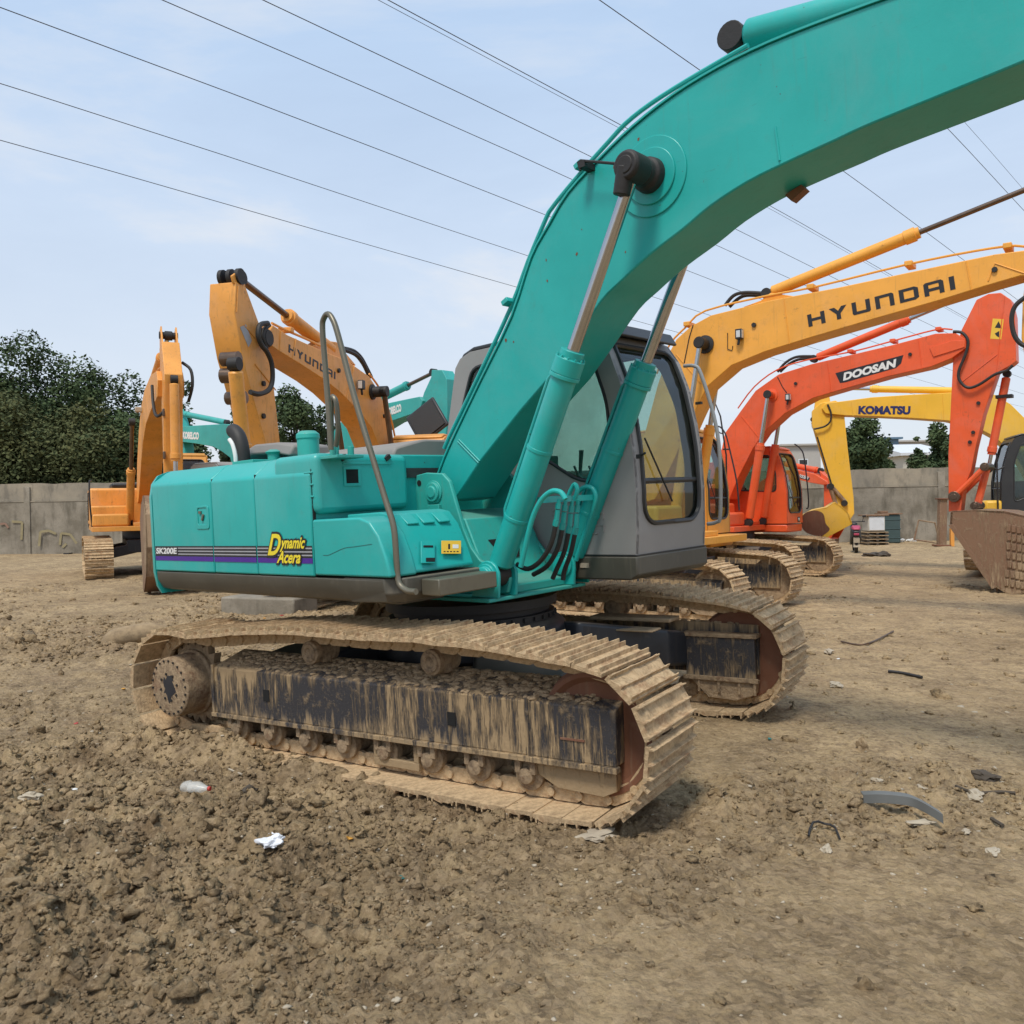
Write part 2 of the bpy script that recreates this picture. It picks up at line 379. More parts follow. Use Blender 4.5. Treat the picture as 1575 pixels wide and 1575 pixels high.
# ------------------------------------------------------------------ ground
MO = Vector((-.291, 6.589, .002))                     # main machine's swing centre
def base_h(x, y):
    """gentle lie of the yard (numpy arrays)"""
    d = np.sqrt((x - MO.x) ** 2 + (y - MO.y) ** 2)
    wgt = np.exp(-(d / 4.2) ** 4)
    tilt = -(math.tan(R(-1.918)) * (x - MO.x) + math.tan(R(-.332)) * (y - MO.y))
    return wgt * (tilt + .045)
def vnoise(x, y, seed):
    r_ = np.random.default_rng(seed); T = r_.random((256, 256)); xi = np.floor(x).astype(int); yi = np.floor(y).astype(int)
    fx = x - xi; fy = y - yi; fx = fx * fx * (3 - 2 * fx); fy = fy * fy * (3 - 2 * fy)
    a = T[xi % 256, yi % 256]; b = T[(xi + 1) % 256, yi % 256]; c = T[xi % 256, (yi + 1) % 256]; d = T[(xi + 1) % 256, (yi + 1) % 256]
    return (a * (1 - fx) + b * fx) * (1 - fy) + (c * (1 - fx) + d * fx) * fy - .5
def churn(x, y):
    """where the soil is churned up: 0 smooth .. 1 cloddy"""
    m = vnoise(x * .55 + 3, y * .55 + 9, 11) * 1.2 + vnoise(x * 1.3, y * 1.3, 12) * .6
    left = 1 / (1 + np.exp((x + .25) * 2.2)) * np.exp(-((y - 4.3) / 2.4) ** 2) * .75 + 1 / (1 + np.exp((x + 1.5) * 1.5)) * np.exp(-((y - 11) / 7) ** 2) * .42
    rt = np.exp(-((x - 2.4) / 1.1) ** 2 - ((y - 5.0) / .8) ** 2) * .55
    return np.clip(m * .62 + left + rt + .02 - .22 * (x > 0) * np.clip(x * .8, 0, 1) * (y < 4), 0, 1)
_h = lambda a, b: tuple(gnd(a, b))[:2]
HEAPS = [(*_h(238, 1150), *_h(330, 1160), .10, .20), (*_h(330, 1165), *_h(560, 1212), .085, .15), (*_h(205, 1010), *_h(150, 1040), .06, .3), (*_h(700, 960), *_h(480, 950), .05, .4)]
def ground_h(x, y):
    x = np.asarray(x, float); y = np.asarray(y, float); c = churn(x, y)
    far = np.clip(1.4 - np.sqrt(x * x + y * y) / 60, .3, 1)
    h = base_h(x, y) + vnoise(x * .33, y * .33, 1) * .10 * np.clip((np.sqrt((x - MO.x) ** 2 + (y - MO.y) ** 2) - 2) / 3, .15, 1)
    h = h + vnoise(x * 1.6, y * 1.6, 2) * .05 * (.4 + c)
    r1 = 1 - np.abs(vnoise(x * 4.2, y * 4.2, 3)) * 4
    h = h + (r1 * .014 + vnoise(x * 8.5, y * 8.5, 4) * .045) * (.25 + c)
    h = h + vnoise(x * 19, y * 19, 5) * .030 * (.25 + c) + np.abs(vnoise(x * 37, y * 37, 6)) * .034 * (.25 + c)
    h = h + vnoise(x * 70, y * 70, 7) * .012 * (.35 + c)
    v1 = vnoise(x * 12.5 + 4, y * 12.5, 21); v2 = vnoise(x * 24 + 1, y * 24 + 7, 22); v3 = vnoise(x * 6.3, y * 6.3 + 3, 23)
    h = h + (np.clip(v3 - .12, 0, .35) * .16 + np.clip(v1 - .08, 0, .3) * .16 + np.clip(v2 - .05, 0, .3) * .085) * np.clip(c * 1.25 + .08, 0, 1.1)
    # mud heaped against the rear half of the near track
    for ax_, ay_, bx_, by_, hh_, ww_ in HEAPS:
        dx_, dy_ = bx_ - ax_, by_ - ay_; t_ = np.clip(((x - ax_) * dx_ + (y - ay_) * dy_) / (dx_ * dx_ + dy_ * dy_ + 1e-9), 0, 1)
        q_ = (x - ax_ - t_ * dx_) ** 2 + (y - ay_ - t_ * dy_) ** 2
        h = h + hh_ * np.exp(-q_ / ww_ ** 2) * (.75 + vnoise(x * 7, y * 7, 31) * .9 + v1 * .5)
    # wheel and track ruts running away to the right
    u = x * .62 - y * .78
    h = h - .035 * np.exp(-((u + 1.2 + .2 * np.sin(y)) / .22) ** 2) * np.clip(y - 8, 0, 1)
    return h * 1.0
def gz(x, y): return float(ground_h(np.array([x]), np.array([y]))[0])
def make_ground():
    a = np.concatenate([np.linspace(-180, -48, 40)[:-1], np.linspace(-48, 48, 640), np.linspace(48, 180, 40)[1:-1]])
    r_ = [.25]
    while r_[-1] < 900:
        k = r_[-1]; r_.append(k + (max(.012, k * .0052) if k < 45 else k * .06) if k > 1.6 else k + .1)
    r_ = np.array(r_); A, RR = np.meshgrid(np.radians(a), r_)
    X = (RR * np.sin(A)).ravel(); Y = (RR * np.cos(A)).ravel(); Z = ground_h(X, Y); Z = np.where(RR.ravel() > 60, 0, Z)
    n, k = len(a), len(r_)
    V = np.stack([X, Y, Z], 1); i = np.arange(k - 1)[:, None] * n; j = np.arange(n)[None, :]; j2 = (j + 1) % n
    Fq = np.stack([i + j, i + n + j, i + n + j2, i + j2], -1).reshape(-1, 4)
    me = bpy.data.meshes.new('ground'); me.vertices.add(len(V)); me.vertices.foreach_set('co', V.ravel())
    me.loops.add(Fq.size); me.loops.foreach_set('vertex_index', Fq.ravel().astype(np.int32))
    me.polygons.add(len(Fq)); me.polygons.foreach_set('loop_start', np.arange(0, Fq.size, 4, dtype=np.int32))
    me.polygons.foreach_set('use_smooth', np.ones(len(Fq), bool)); me.update(calc_edges=True); me.validate()
    g = NG('yard_soil')
    n1 = g.noise(.55, 5, .6); n2 = g.noise(3.2, 7, .66); n3 = g.noise(34, 7, .76); n4 = g.noise(1.4, 4, .6)
    c = g.mix(g.ramp(n1, .36, .64), (.34, .242, .130), (.55, .402, .222))
    c = g.mix(g.ramp(n2, .47, .64, 0, .6), c, (.22, .152, .080))
    c = g.mix(g.ramp(n3, .49, .64, 0, .48), c, (.135, .090, .050))
    sx_ = g.n('ShaderNodeSeparateXYZ'); g.l(g.tc.outputs['Object'], sx_.inputs[0])
    damp = g.math('MULTIPLY', g.math('MULTIPLY', g.ramp(sx_.outputs['X'], -.8, 1.6, 1, .25), g.ramp(sx_.outputs['Y'], 5, 16, 1, .45)), g.ramp(g.math('ADD', g.math('MULTIPLY', n4, .5), g.math('MULTIPLY', n2, .5)), .40, .56, .12, .62))
    c = g.mix(damp, c, (.165, .112, .062))
    c = g.mix(g.ramp(g.noise(70, 4, .7), .60, .72, 0, .5), c, (.60, .48, .32))
    c = g.mix(g.ramp(n4, .58, .68, 0, .35), c, (.24, .15, .08))
    vo = g.n('ShaderNodeTexVoronoi'); vo.inputs['Scale'].default_value = 38; vo.feature = 'F1'; g.l(g.tc.outputs['Object'], vo.inputs['Vector'])
    vo2 = g.n('ShaderNodeTexVoronoi'); vo2.inputs['Scale'].default_value = 30; g.l(g.tc.outputs['Object'], vo2.inputs['Vector'])
    c = g.mix(g.math('MULTIPLY', g.ramp(vo.outputs['Distance'], .45, .75, 0, .4), g.ramp(n2, .4, .6)), c, (.11, .078, .048))
    c = g.mix(g.math('MULTIPLY', g.ramp(g.noise(8.5, 5, .7), .54, .62, 0, .6), g.ramp(n1, .4, .6, .3, 1)), c, (.15, .105, .062))
    sp3 = g.n('ShaderNodeSeparateColor'); g.l(vo2.outputs['Color'], sp3.inputs[0]); c = g.mix(g.ramp(sp3.outputs[0], .3, 1, 0, .34), c, (.64, .47, .29)); c = g.mix(g.ramp(sp3.outputs[1], .55, 1, 0, .25), c, (.14, .095, .055))
    h = g.math('ADD', g.math('MULTIPLY', n3, .6), g.math('MULTIPLY', g.noise(75, 5, .7), .35))
    h = g.math('SUBTRACT', h, g.math('MULTIPLY', vo.outputs['Distance'], .35))
    g.bsdf(c, g.ramp(n2, .4, .7, .95, .8), 0, g.bump(h, 1.0, .035), .25)
    me.materials.append(g.m); MATS['soil'] = g.m
    o = bpy.data.objects.new('ground', me); COL.objects.link(o); tag(o, kind='structure')
make_ground()

def merged_rocks(name, items, mat, label, cat, sub=1, kind='stuff'):
    """items: (x,y,z,r,flat) numpy-built lumps in one mesh"""
    vs0, fs0 = ICO[sub]; B = np.array([tuple(v) for v in vs0]); Fb = np.array(fs0); nb = len(B); n = len(items)
    IT = np.array(items); r_ = np.random.default_rng(3)
    K = np.clip(1 + r_.normal(0, .40, (n, nb)), .35, 1.9); sc = r_.uniform(.65, 1.35, (n, 3)); sc[:, 2] *= IT[:, 4]
    th = r_.uniform(0, 6.28, n); c, s = np.cos(th), np.sin(th)
    Pp = B[None] * sc[:, None, :] * K[..., None] * IT[:, 3][:, None, None]
    V = np.empty_like(Pp); V[..., 0] = Pp[..., 0] * c[:, None] - Pp[..., 1] * s[:, None]; V[..., 1] = Pp[..., 0] * s[:, None] + Pp[..., 1] * c[:, None]; V[..., 2] = Pp[..., 2]
    V += IT[:, None, :3]; Ff = (Fb[None] + (np.arange(n) * nb)[:, None, None]).reshape(-1, 3)
    me = bpy.data.meshes.new(name); me.vertices.add(n * nb); me.vertices.foreach_set('co', V.ravel())
    me.loops.add(Ff.size); me.loops.foreach_set('vertex_index', Ff.ravel().astype(np.int32))
    me.polygons.add(len(Ff)); me.polygons.foreach_set('loop_start', np.arange(0, Ff.size, 3, dtype=np.int32)); me.update(calc_edges=True)
    me.materials.append(MATS[mat]); o = bpy.data.objects.new(name, me); COL.objects.link(o); tag(o, label, cat, None, kind); return o
def scatter(n, rmin, rmax, size, seed, thr=.3, keep=1.0, flat=.75, mfun=None):
    r_ = np.random.default_rng(seed); k = int(n * 6)
    ang = np.radians(r_.uniform(-42, 42, k)); rr = rmin * (rmax / rmin) ** r_.random(k)
    x = rr * np.sin(ang); y = rr * np.cos(ang); c = churn(x, y); ok = r_.random(k) < np.clip((c - thr) * 1.6 + .08 * keep, 0.02, 1)
    x, y, rr = x[ok][:n], y[ok][:n], rr[ok][:n]
    s = size * np.exp(r_.normal(0, .42, len(x))) * (.55 + .45 * np.minimum(rr / 4, 3))
    z = ground_h(x, y) + s * .05
    return [(a, b, c_, d, flat) for a, b, c_, d in zip(x, y, z, s)]
merged_rocks('soil_clods', scatter(30000, 2.0, 26, .0068, 5, .18, 2, .8) + scatter(2600, 2.2, 24, .0165, 6, .40, 1, .7) + scatter(90, 2.6, 12, .034, 9, .55, .2, .7), 'soil', 'loose brown clods of churned mud over the yard', 'clods')
merged_rocks('gravel', scatter(1800, 2.0, 16, .0065, 8, .0, 4, .5), 'stone', 'pale pebbles and grit strewn over the mud', 'gravel', 0)

# ------------------------------------------------------------------ excavator pieces
def track_path(sx, sz, sr, ix, iz, ir, top):
    """closed pitch line: rear tumbler, top run through points, front tumbler, bottom"""
    pts = []
    for k in range(13): a = R(-90 - 180 * k / 12); pts.append((sx + sr * math.cos(a), sz + sr * math.sin(a)))
    pts += top
    for k in range(13): a = R(90 - 180 * k / 12); pts.append((ix + ir * math.cos(a), iz + ir * math.sin(a)))
    return [Vector((x, 0, z)) for x, z in pts]
def walk(path, pitch):
    n = len(path); seg = [(path[i], path[(i + 1) % n]) for i in range(n)]; Ls = [(b - a).length for a, b in seg]; T = sum(Ls)
    N = round(T / pitch); st = T / N; o = []
    def at(d):
        d %= T
        for (a, b), l in zip(seg, Ls):
            if d <= l: return a.lerp(b, d / max(l, 1e-9))
            d -= l
        return seg[-1][1]
    for i in range(N):
        a, b = at(i * st), at((i + 1) * st); o.append(((a + b) / 2, (b - a).normalized()))
    return o, st
def shoe_mesh(g, w=.30, L=.178, seed=0, fine=True, m=0, T=None):
    """one triple-grouser shoe with caked mud; x along the chain, y across, z outward"""
    T = T or (lambda p: p); rd = random.Random(seed)
    if not fine:
        g.add([T(Vector(p)) for p in [(-L / 2, -w, 0), (L / 2, -w, 0), (L / 2, w, 0), (-L / 2, w, 0), (-L / 2, -w, .022), (L / 2, -w, .022), (L / 2, w, .022), (-L / 2, w, .022)]],
              [(0, 3, 2, 1), (4, 5, 6, 7), (0, 1, 5, 4), (1, 2, 6, 5), (2, 3, 7, 6), (3, 0, 4, 7)], m)
        for x in (-.07, 0.01):
            g.add([T(Vector(p)) for p in [(x - .008, -w, .022), (x + .008, -w, .022), (x + .008, w, .022), (x - .008, w, .022), (x - .006, -w, .045), (x + .006, -w, .045), (x + .006, w, .045), (x - .006, w, .045)]],
                  [(4, 5, 6, 7), (0, 1, 5, 4), (1, 2, 6, 5), (2, 3, 7, 6), (3, 0, 4, 7)], m)
        return
    xs = [-L / 2, -.083, -.079, -.073, -.069, -.045, -.02, -.006, -.002, .004, .008, .03, .052, .064, .068, .074, .078, L / 2]
    hg = [.012, .012, .036, .036, .010, 0, 0, .010, .034, .034, .010, 0, 0, .010, .036, .036, .012, .008]
    ny = 22; vs = []; o = Vector((seed * 7.3, seed * 3.1, 0)); fill = rd.uniform(.2, 1.0)
    for j in range(ny + 1):
        y = -w + 2 * w * j / ny
        for x, h in zip(xs, hg):
            n = mnoise.noise(Vector((x * 18, y * 9, 0)) + o); n2 = mnoise.noise(Vector((x * 60, y * 40, 3)) + o)
            z = .012 + max(h + .002 * n2, (.014 + .020 * n + .007 * n2) * fill + .003)
            vs.append(Vector((x + .003 * n2, y + (.004 * n2 if 0 < j < ny else 0), z)))
    nx = len(xs); fs = [(j * nx + i, j * nx + i + 1, (j + 1) * nx + i + 1, (j + 1) * nx + i) for j in range(ny) for i in range(nx - 1)]
    b = len(vs); vs += [Vector((x, y, 0)) for y in (-w, w) for x in (xs[0], xs[-1])]
    fs += [[b, b + 1] + list(range(nx - 1, -1, -1)), [b + 3, b + 2] + [ny * nx + i for i in range(nx)], (b, b + 1, b + 3, b + 2)]
    fs += [[b, 0] + [j * nx for j in range(1, ny + 1)] + [b + 2], [b + 1, b + 3] + [j * nx + nx - 1 for j in range(ny, -1, -1)]]
    g.add([T(v) for v in vs], fs, m)
    for y in (-.085, .055):                                             # the two chain links
        pts = []
        for k in range(14):
            a = 2 * math.pi * k / 14; pts.append((.055 * (1 if math.cos(a) > 0 else -1) + .045 * math.cos(a), -.052 + .045 * math.sin(a)))
        g.ext([T(Vector((x, y, z))) for x, z in pts], T(Vector((0, .03, 0))) - T(Vector((0, 0, 0))), m)
    g.cyl(T(Vector((-.0875, -.1, -.05))), T(Vector((-.0875, .1, -.05))), .024, n=10, m=m)
def T_on(pos, tan, y, w_seed=None, up=.042):
    out_ = tan.cross(Vector((0, 1, 0))).normalized()
    if True:
        # outward = away from track centre
        pass
    Mx = Matrix(((tan.x, 0, out_.x), (tan.y, 1, out_.y), (tan.z, 0, out_.z)))
    o = pos + out_ * up + Vector((0, y, 0))
    return Mx, o
def disc(g, c, ax, prof, n=28, m=0): g.turn(c, ax, prof, n, m)

def make_track(th, side, yc, X, fine=False, w=.30, top=None, steel='framefar', shoe='mudshoe', sub='mudpart', sc=1.0):
    """one crawler track under the thing th; yc = centre line, side = -1 right / +1 left (outer side)"""
    top = top or [(-.9, .845), (-.3, .87), (.4, .86), (1.0, .845)]
    path = track_path(-1.77, .462, .365, 1.72, .45, .36, top)
    sh, st = walk(path, .178)
    yo = yc + side * .16
    # frame: box girder with sloped mud-covered top
    g = G(X)
    prof = [(-1.38, .27), (-1.36, .62), (-1.15, .70), (1.2, .70), (1.5, .66), (1.89, .60), (1.87, .30)]
    for s_ in (1,):
        a = [Vector((x, yo, z)) for x, z in [(-1.39, .29), (-1.37, .62), (1.335, .615), (1.89, .605), (1.88, .31)]]
        if side > 0: pass
        ins = yc - side * .12
        b = [Vector((p.x, ins, p.z + (.09 if p.z > .5 else 0))) for p in a]
        mid = [Vector((p.x, yo - side * .035, p.z + (.018 if p.z > .5 else 0))) for p in a]
        g.loft([a, mid, b], True)
    tr = obj('track_frame', g, steel, th, .008)
    g = G(X)                                                           # lower flange, plates and guards
    g.ext([Vector((x, yo + side * .022, z)) for x, z in [(-1.40, .262), (-1.40, .292), (1.89, .312), (1.89, .280)]], (0, -side * .05, 0))
    g.bb((1.33, yo + side * .006, .29), (1.35, yo - side * .03, .63))
    g.bb((-1.40, yo + side * .012, .27), (-1.37, yo - side * .03, .64))
    g.bb((.15, yo - side * .02, .10), (.52, yo - side * .05, .15)); g.bb((.15, yo - side * .02, .15), (.19, yo - side * .05, .27)); g.bb((.48, yo - side * .02, .15), (.52, yo - side * .05, .27))
    g.ext([Vector((x, yo - side * .03, z)) for x, z in [(1.36, .28), (1.86, .28), (1.86, .17), (1.78, .13), (1.5, .14), (1.38, .2)]], (0, -side * .2, 0))
    obj('rock_guard', g, sub if steel == 'framefar' else steel, tr, .004)
    if fine:
        for x in (-.81, .81):
            g = G(X); g.bb((x - .03, yo + side * .001, .42), (x + .03, yo + side * .006, .50)); obj('frame_hole', g, 'void', tr)
        g = G(X); g.bb((1.55, yo + side * .001, .425), (1.70, yo + side * .006, .437)); obj('weld_mark', g, 'rustdisc', tr)
        # mud lying on the sloping top of the girder
        g = G(X); r_ = random.Random(4)
        for k in range(700):
            x = r_.uniform(-1.3, 1.75); t_ = r_.random(); y = yo - side * (.03 + .22 * t_); z = .63 + .075 * t_
            g.rock((x, y, z - .004), r_.uniform(.008, .026), 1, (1.3, 1.1, .5), k)
        obj('mud_cake', g, 'mud', tr, ang=80)
    # drive sprocket, its motor drum, and the front idler
    g = G(X)
    N = 21; pts = []
    for k in range(N * 2):
        a = math.pi * k / N; rr = .335 if k % 2 else .275; pts.append(Vector((-1.77 + rr * math.cos(a), yc - .03, .462 + rr * math.sin(a))))
    g.ext(pts, (0, .06, 0)); sp = obj('sprocket', g, sub, th)
    g = G(X); ce = Vector((-1.77, yc, .462)); ax = Vector((0, side, 0))
    disc(g, ce, ax, [(0, .24), (.06, .25), (.07, .228), (.255, .222), (.262, .20)], 36)
    dr = obj('final_drive', g, 'mudpart', sp, .006)
    if fine:
        for rr, nb, br in ((.198, 22, .0085), (.10, 8, .010)):
            for k in range(nb):
                a = 2 * math.pi * (k + .3) / nb; g = None
                if k == 0: gb = G(X)
                p = ce + Vector((rr * math.cos(a), side * .262, rr * math.sin(a))); gb.cyl(p, p + Vector((0, side * .008, 0)), br, n=6)
            obj('bolt_circle', gb, 'blackpart', dr)
        r_ = random.Random(9); P_ = [ce + Vector(((.045 + .05 * r_.random()) * math.cos(a), side * .2625, (.06 + .07 * r_.random()) * math.sin(a))) for a in np.linspace(0, 6.1, 23)]
        g = G(X); g.ext(P_, (0, side * .001, 0))
        obj('bare_paint_patch', g, 'chassis', dr)
    g = G(X); ci = Vector((1.72, yc - side * .09, .45))
    disc(g, ci, ax, [(0, .30), (.0, .335), (.06, .335), (.065, .36), (.115, .36), (.12, .335), (.18, .335), (.18, .31), (.155, .28), (.15, .12), (.2, .11), (.2, .06)], 40)
    obj('idler_wheel', g, 'rustdisc' if fine else 'mudpart', th)
    for x in (-.40, .64):
        g = G(X); c0 = Vector((x, yc - side * .10, .775))
        disc(g, c0, ax, [(0, .05), (.02, .085), (.06, .085), (.065, .062), (.17, .062), (.175, .085), (.21, .085), (.225, .04)] if not fine else [(0, .05), (.02, .08), (.06, .08), (.065, .055), (.17, .055), (.175, .078), (.225, .078), (.23, .06), (.237, .06), (.237, .035), (.228, .03)], 24)
        g.bb((x - .05, yc - side * .02, .70), (x + .05, yc + side * .05, .75))
        obj('carrier_roller', g, 'mudpart', th, .003)
    for k in range(8):
        x = -1.18 + k * .355; g = G(X)
        disc(g, (x, yc - side * .13, .185), ax, [(0, .04), (.02, .092), (.07, .092), (.075, .07), (.19, .07), (.195, .092), (.245, .092), (.255, .05), (.285, .045), (.29, .02)], 20)
        for dx in (-.05, .05): g.bb((x + dx - .018, yc + side * .13, .20), (x + dx + .018, yc + side * .158, .275))
        obj('track_roller', g, 'mudpart', th, .003)
    # the chain
    if fine:
        var = []
        g = G(X); g.box((.0, yc, .10), (.01, .01, .01))
        ch = bpy.data.objects.new('track_chain', None); COL.objects.link(ch); ch.parent = th
        mats = []
        for k in range(7):
            g = G(); shoe_mesh(g, w, seed=k + 1); o = obj('track_shoe', g, shoe, ch, ang=50); var.append(o)
        used = set()
        for i, (p, t) in enumerate(sh):
            Mx, o_ = T_on(p, t, yc); k = (i * 5 + i // 7) % 7; src = var[k]
            if k in used: c = src.copy(); COL.objects.link(c); c.parent = ch
            else: c = src; used.add(k)
            m4 = Mx.to_4x4(); m4.translation = o_
            if X is not None: m4 = X @ m4
            jit = Matrix.Rotation(R(random.uniform(-2.2, 2.2)), 4, 'Y')
            c.matrix_local = m4 @ jit
    else:
        g = G(X)
        for i, (p, t) in enumerate(sh):
            Mx, o_ = T_on(p, t, yc); a = random.uniform(-.03, .03)
            shoe_mesh(g, w, .17, fine=False, T=lambda q: o_ + Mx @ Vector((q.x, q.y, q.z + a * q.x)))
            for y in (-.085, .055): g.box(o_ + Mx @ Vector((0, y + .015, -.05)), (.19, .03, .075), Mx)
        obj('track_chain', g, shoe, th)

def plate_hole(outer, inner):
    """star-shaped ring between two planar loops -> (outer loop, inner loop) resampled alike"""
    c = sum(inner, Vector()) / len(inner); n = None
    for i in range(len(inner)):
        n = (inner[i] - c).cross(inner[(i + 1) % len(inner)] - c)
        if n.length > 1e-6: break
    n.normalize(); u = (inner[0] - c).normalized(); v = n.cross(u)
    def pol(L): return [((p - c).dot(u), (p - c).dot(v)) for p in L]
    A, B = pol(outer), pol(inner); angs = sorted(set([round(math.atan2(y, x), 5) for x, y in A + B]))
    def hit(L, a):
        dx, dy = math.cos(a), math.sin(a); best = None
        for i in range(len(L)):
            (x1, y1), (x2, y2) = L[i], L[(i + 1) % len(L)]; ex, ey = x2 - x1, y2 - y1; D = dx * ey - dy * ex
            if abs(D) < 1e-12: continue
            t = (x1 * ey - y1 * ex) / D; s_ = (x1 * dy - y1 * dx) / D
            if t > 0 and -1e-4 <= s_ <= 1 + 1e-4 and (best is None or t > best): best = t
        return best or 0
    f = lambda L, a: c + (u * math.cos(a) + v * math.sin(a)) * hit(L, a)
    return [f(A, a) for a in angs], [f(B, a) for a in angs]
def ring_plate(g, outer, inner, vec, m=0):
    a, b = plate_hole([Vector(p) for p in outer], [Vector(p) for p in inner]); n = len(a); vec = Vector(vec)
    vs = a + b + [p + vec for p in a] + [p + vec for p in b]; fs = []
    for i in range(n):
        j = (i + 1) % n
        fs += [(i, j, n + j, n + i), (2 * n + i, 3 * n + i, 3 * n + j, 2 * n + j), (i, 2 * n + i, 2 * n + j, j), (n + i, n + j, 3 * n + j, 3 * n + i)]
    g.add(vs, fs, m)
def round_poly(pts, r=.06, k=4):
    P = [Vector(p) for p in pts]; o = []
    for i in range(len(P)):
        a, b, c = P[i - 1], P[i], P[(i + 1) % len(P)]; d1 = (a - b); d2 = (c - b); q = min(r, d1.length * .45, d2.length * .45)
        s, e = b + d1.normalized() * q, b + d2.normalized() * q
        for j in range(k + 1):
            t = j / k; o.append(s * (1 - t) ** 2 + b * 2 * t * (1 - t) + e * t * t)
    return o

def make_cab(th, X, prof, nfront, y0, y1, win_near, win_far, mat, roofmat, framemat='cabblack', gl='glass', interior=True, bar_z=None, facemat=None, skirt=0.18):
    """prof: side outline [(x,z)...] rear-bottom, rear-top ... front-top ... front-bottom; the last nfront points are the windscreen curve"""
    N = len(prof); y_n, y_f = y0, y1
    g = G(X); out_n = [Vector((x, y_n, z)) for x, z in prof]; out_f = [Vector((x, y_f, z)) for x, z in prof]; t = .035
    wn = round_poly([Vector((x, y_n, z)) for x, z in win_near], .09); wf = round_poly([Vector((x, y_f, z)) for x, z in win_far], .09)
    ring_plate(g, out_n, wn, (0, t, 0)); ring_plate(g, out_f, wf, (0, -t, 0))
    fr = prof[N - nfront:]
    for i in range(N - nfront):                                     # roof and rear skins between the two sides
        a, b = prof[i], prof[(i + 1)]
        if i + 1 > N - nfront: break
        d = Vector((b[0] - a[0], 0, b[1] - a[1])).normalized(); n = Vector((d.z, 0, -d.x)) * .03
        q = [Vector((a[0], y_n + t, a[1])), Vector((b[0], y_n + t, b[1])), Vector((b[0], y_f - t, b[1])), Vector((a[0], y_f - t, a[1]))]
        if i == 0:
            h = [q[0].lerp(q[1], .45).lerp(q[3].lerp(q[2], .45), .12), q[0].lerp(q[1], .93).lerp(q[3].lerp(q[2], .93), .12), q[0].lerp(q[1], .93).lerp(q[3].lerp(q[2], .93), .88), q[0].lerp(q[1], .45).lerp(q[3].lerp(q[2], .45), .88)]
            ring_plate(g, q, round_poly(h, .06), n); rearwin = (round_poly(h, .06), n)
        else: g.ext(q, n)
    # floor
    g.bb((prof[0][0], y_n + t, prof[0][1]), (prof[-1][0] - .04, y_f - t, prof[0][1] + .03))
    # windscreen surround following the curve
    def P(s_, u):                                                  # s_ along front top->bottom, u across
        L_ = [0]
        for i in range(1, nfront): L_.append(L_[-1] + math.dist(fr[i], fr[i - 1]))
        d = s_ * L_[-1]
        for i in range(1, nfront):
            if d <= L_[i] + 1e-9:
                k = (d - L_[i - 1]) / (L_[i] - L_[i - 1]); return Vector((fr[i - 1][0] + (fr[i][0] - fr[i - 1][0]) * k, y_n + (y_f - y_n) * u, fr[i - 1][1] + (fr[i][1] - fr[i - 1][1]) * k))
    ns, nu = 30, 14; S0, S1, U0, U1 = .055, 1 - skirt, .10, .90; rc = .16
    def inside(s_, u):
        if not (S0 < s_ < S1 and U0 < u < U1): return False
        ds = min(s_ - S0, S1 - s_) * 1.8; du = min(u - U0, U1 - u); r2 = rc if s_ > .5 else .08
        if ds < r2 and du < r2: return (r2 - ds) ** 2 + (r2 - du) ** 2 < r2 * r2
        return True
    # grid surround
    ns, nu = 80, 44; vs = []; fs = []; gs = []
    for i in range(ns + 1):
        for j in range(nu + 1): vs.append(P(i / ns, j / nu))
    for i in range(ns):
        for j in range(nu):
            q = (i * (nu + 1) + j, (i + 1) * (nu + 1) + j, (i + 1) * (nu + 1) + j + 1, i * (nu + 1) + j + 1)
            (gs if inside((i + .5) / ns, (j + .5) / nu) else fs).append(q)
    g.add(vs, fs)
    cb = obj('cab_body', g, mat, th, .012, ang=40)
    gg = G(X); gg.add([v - Vector((.012, 0, 0)) for v in vs], gs); ws = obj('windscreen', gg, gl, th, ang=80)
    # dark rubber edge round the glass
    gr = G(X); loop = []
    M_ = 90
    for k in range(M_):
        a = 2 * math.pi * k / M_; ds, du = math.cos(a), math.sin(a); lo, hi = 0, .8; sc_, uc = (S0 + S1) / 2, .5
        for _ in range(18):
            m_ = (lo + hi) / 2
            if inside(sc_ + ds * m_, uc + du * m_): lo = m_
            else: hi = m_
        loop.append(P(max(0, min(1, sc_ + ds * lo)), uc + du * lo) + Vector((.004, 0, 0)))
    gr.tube(loop + [loop[0]], .018, 6)
    if bar_z is not None:
        s_b = bar_z; gr.tube([P(s_b, U0 + .01) - Vector((.02, 0, 0)), P(s_b, U1 - .01) - Vector((.02, 0, 0))], .022, 8)
    gr.tube([P(.5, U0 + .05) + Vector((.02, 0, 0)), P(.78, U0 + .35) + Vector((.03, 0, 0))], .007, 5)
    obj('window_seal', gr, framemat, ws)
    for nm, wq, yy, dd in (('side_window', wn, y_n, 1), ('door_window', wf, y_f, -1)):
        q = G(X); q.ext([p + Vector((0, dd * .008, 0)) for p in wq], (0, dd * .006, 0)); sw = obj(nm, q, gl, th)
        q = G(X); q.tube(wq + [wq[0]], .014, 6); obj('window_seal', q, framemat, sw)
    q = G(X); q.ext([p - rearwin[1] * .3 for p in rearwin[0]], rearwin[1] * .2); obj('rear_window', q, gl, th)
    # roof cap
    tops = [i for i in range(N) if prof[i][1] > max(p[1] for p in prof) - .13]
    tp = sorted([prof[i] for i in tops])
    q = G(X); a = [Vector((x, y_n + .04, z + .006)) for x, z in tp]; b = [Vector((x, y_n + .04, z + .045)) for x, z in tp[::-1]]
    q.ext(a + b, (0, y_f - y_n - .08, 0)); obj('cab_roof', q, roofmat, th, .015)
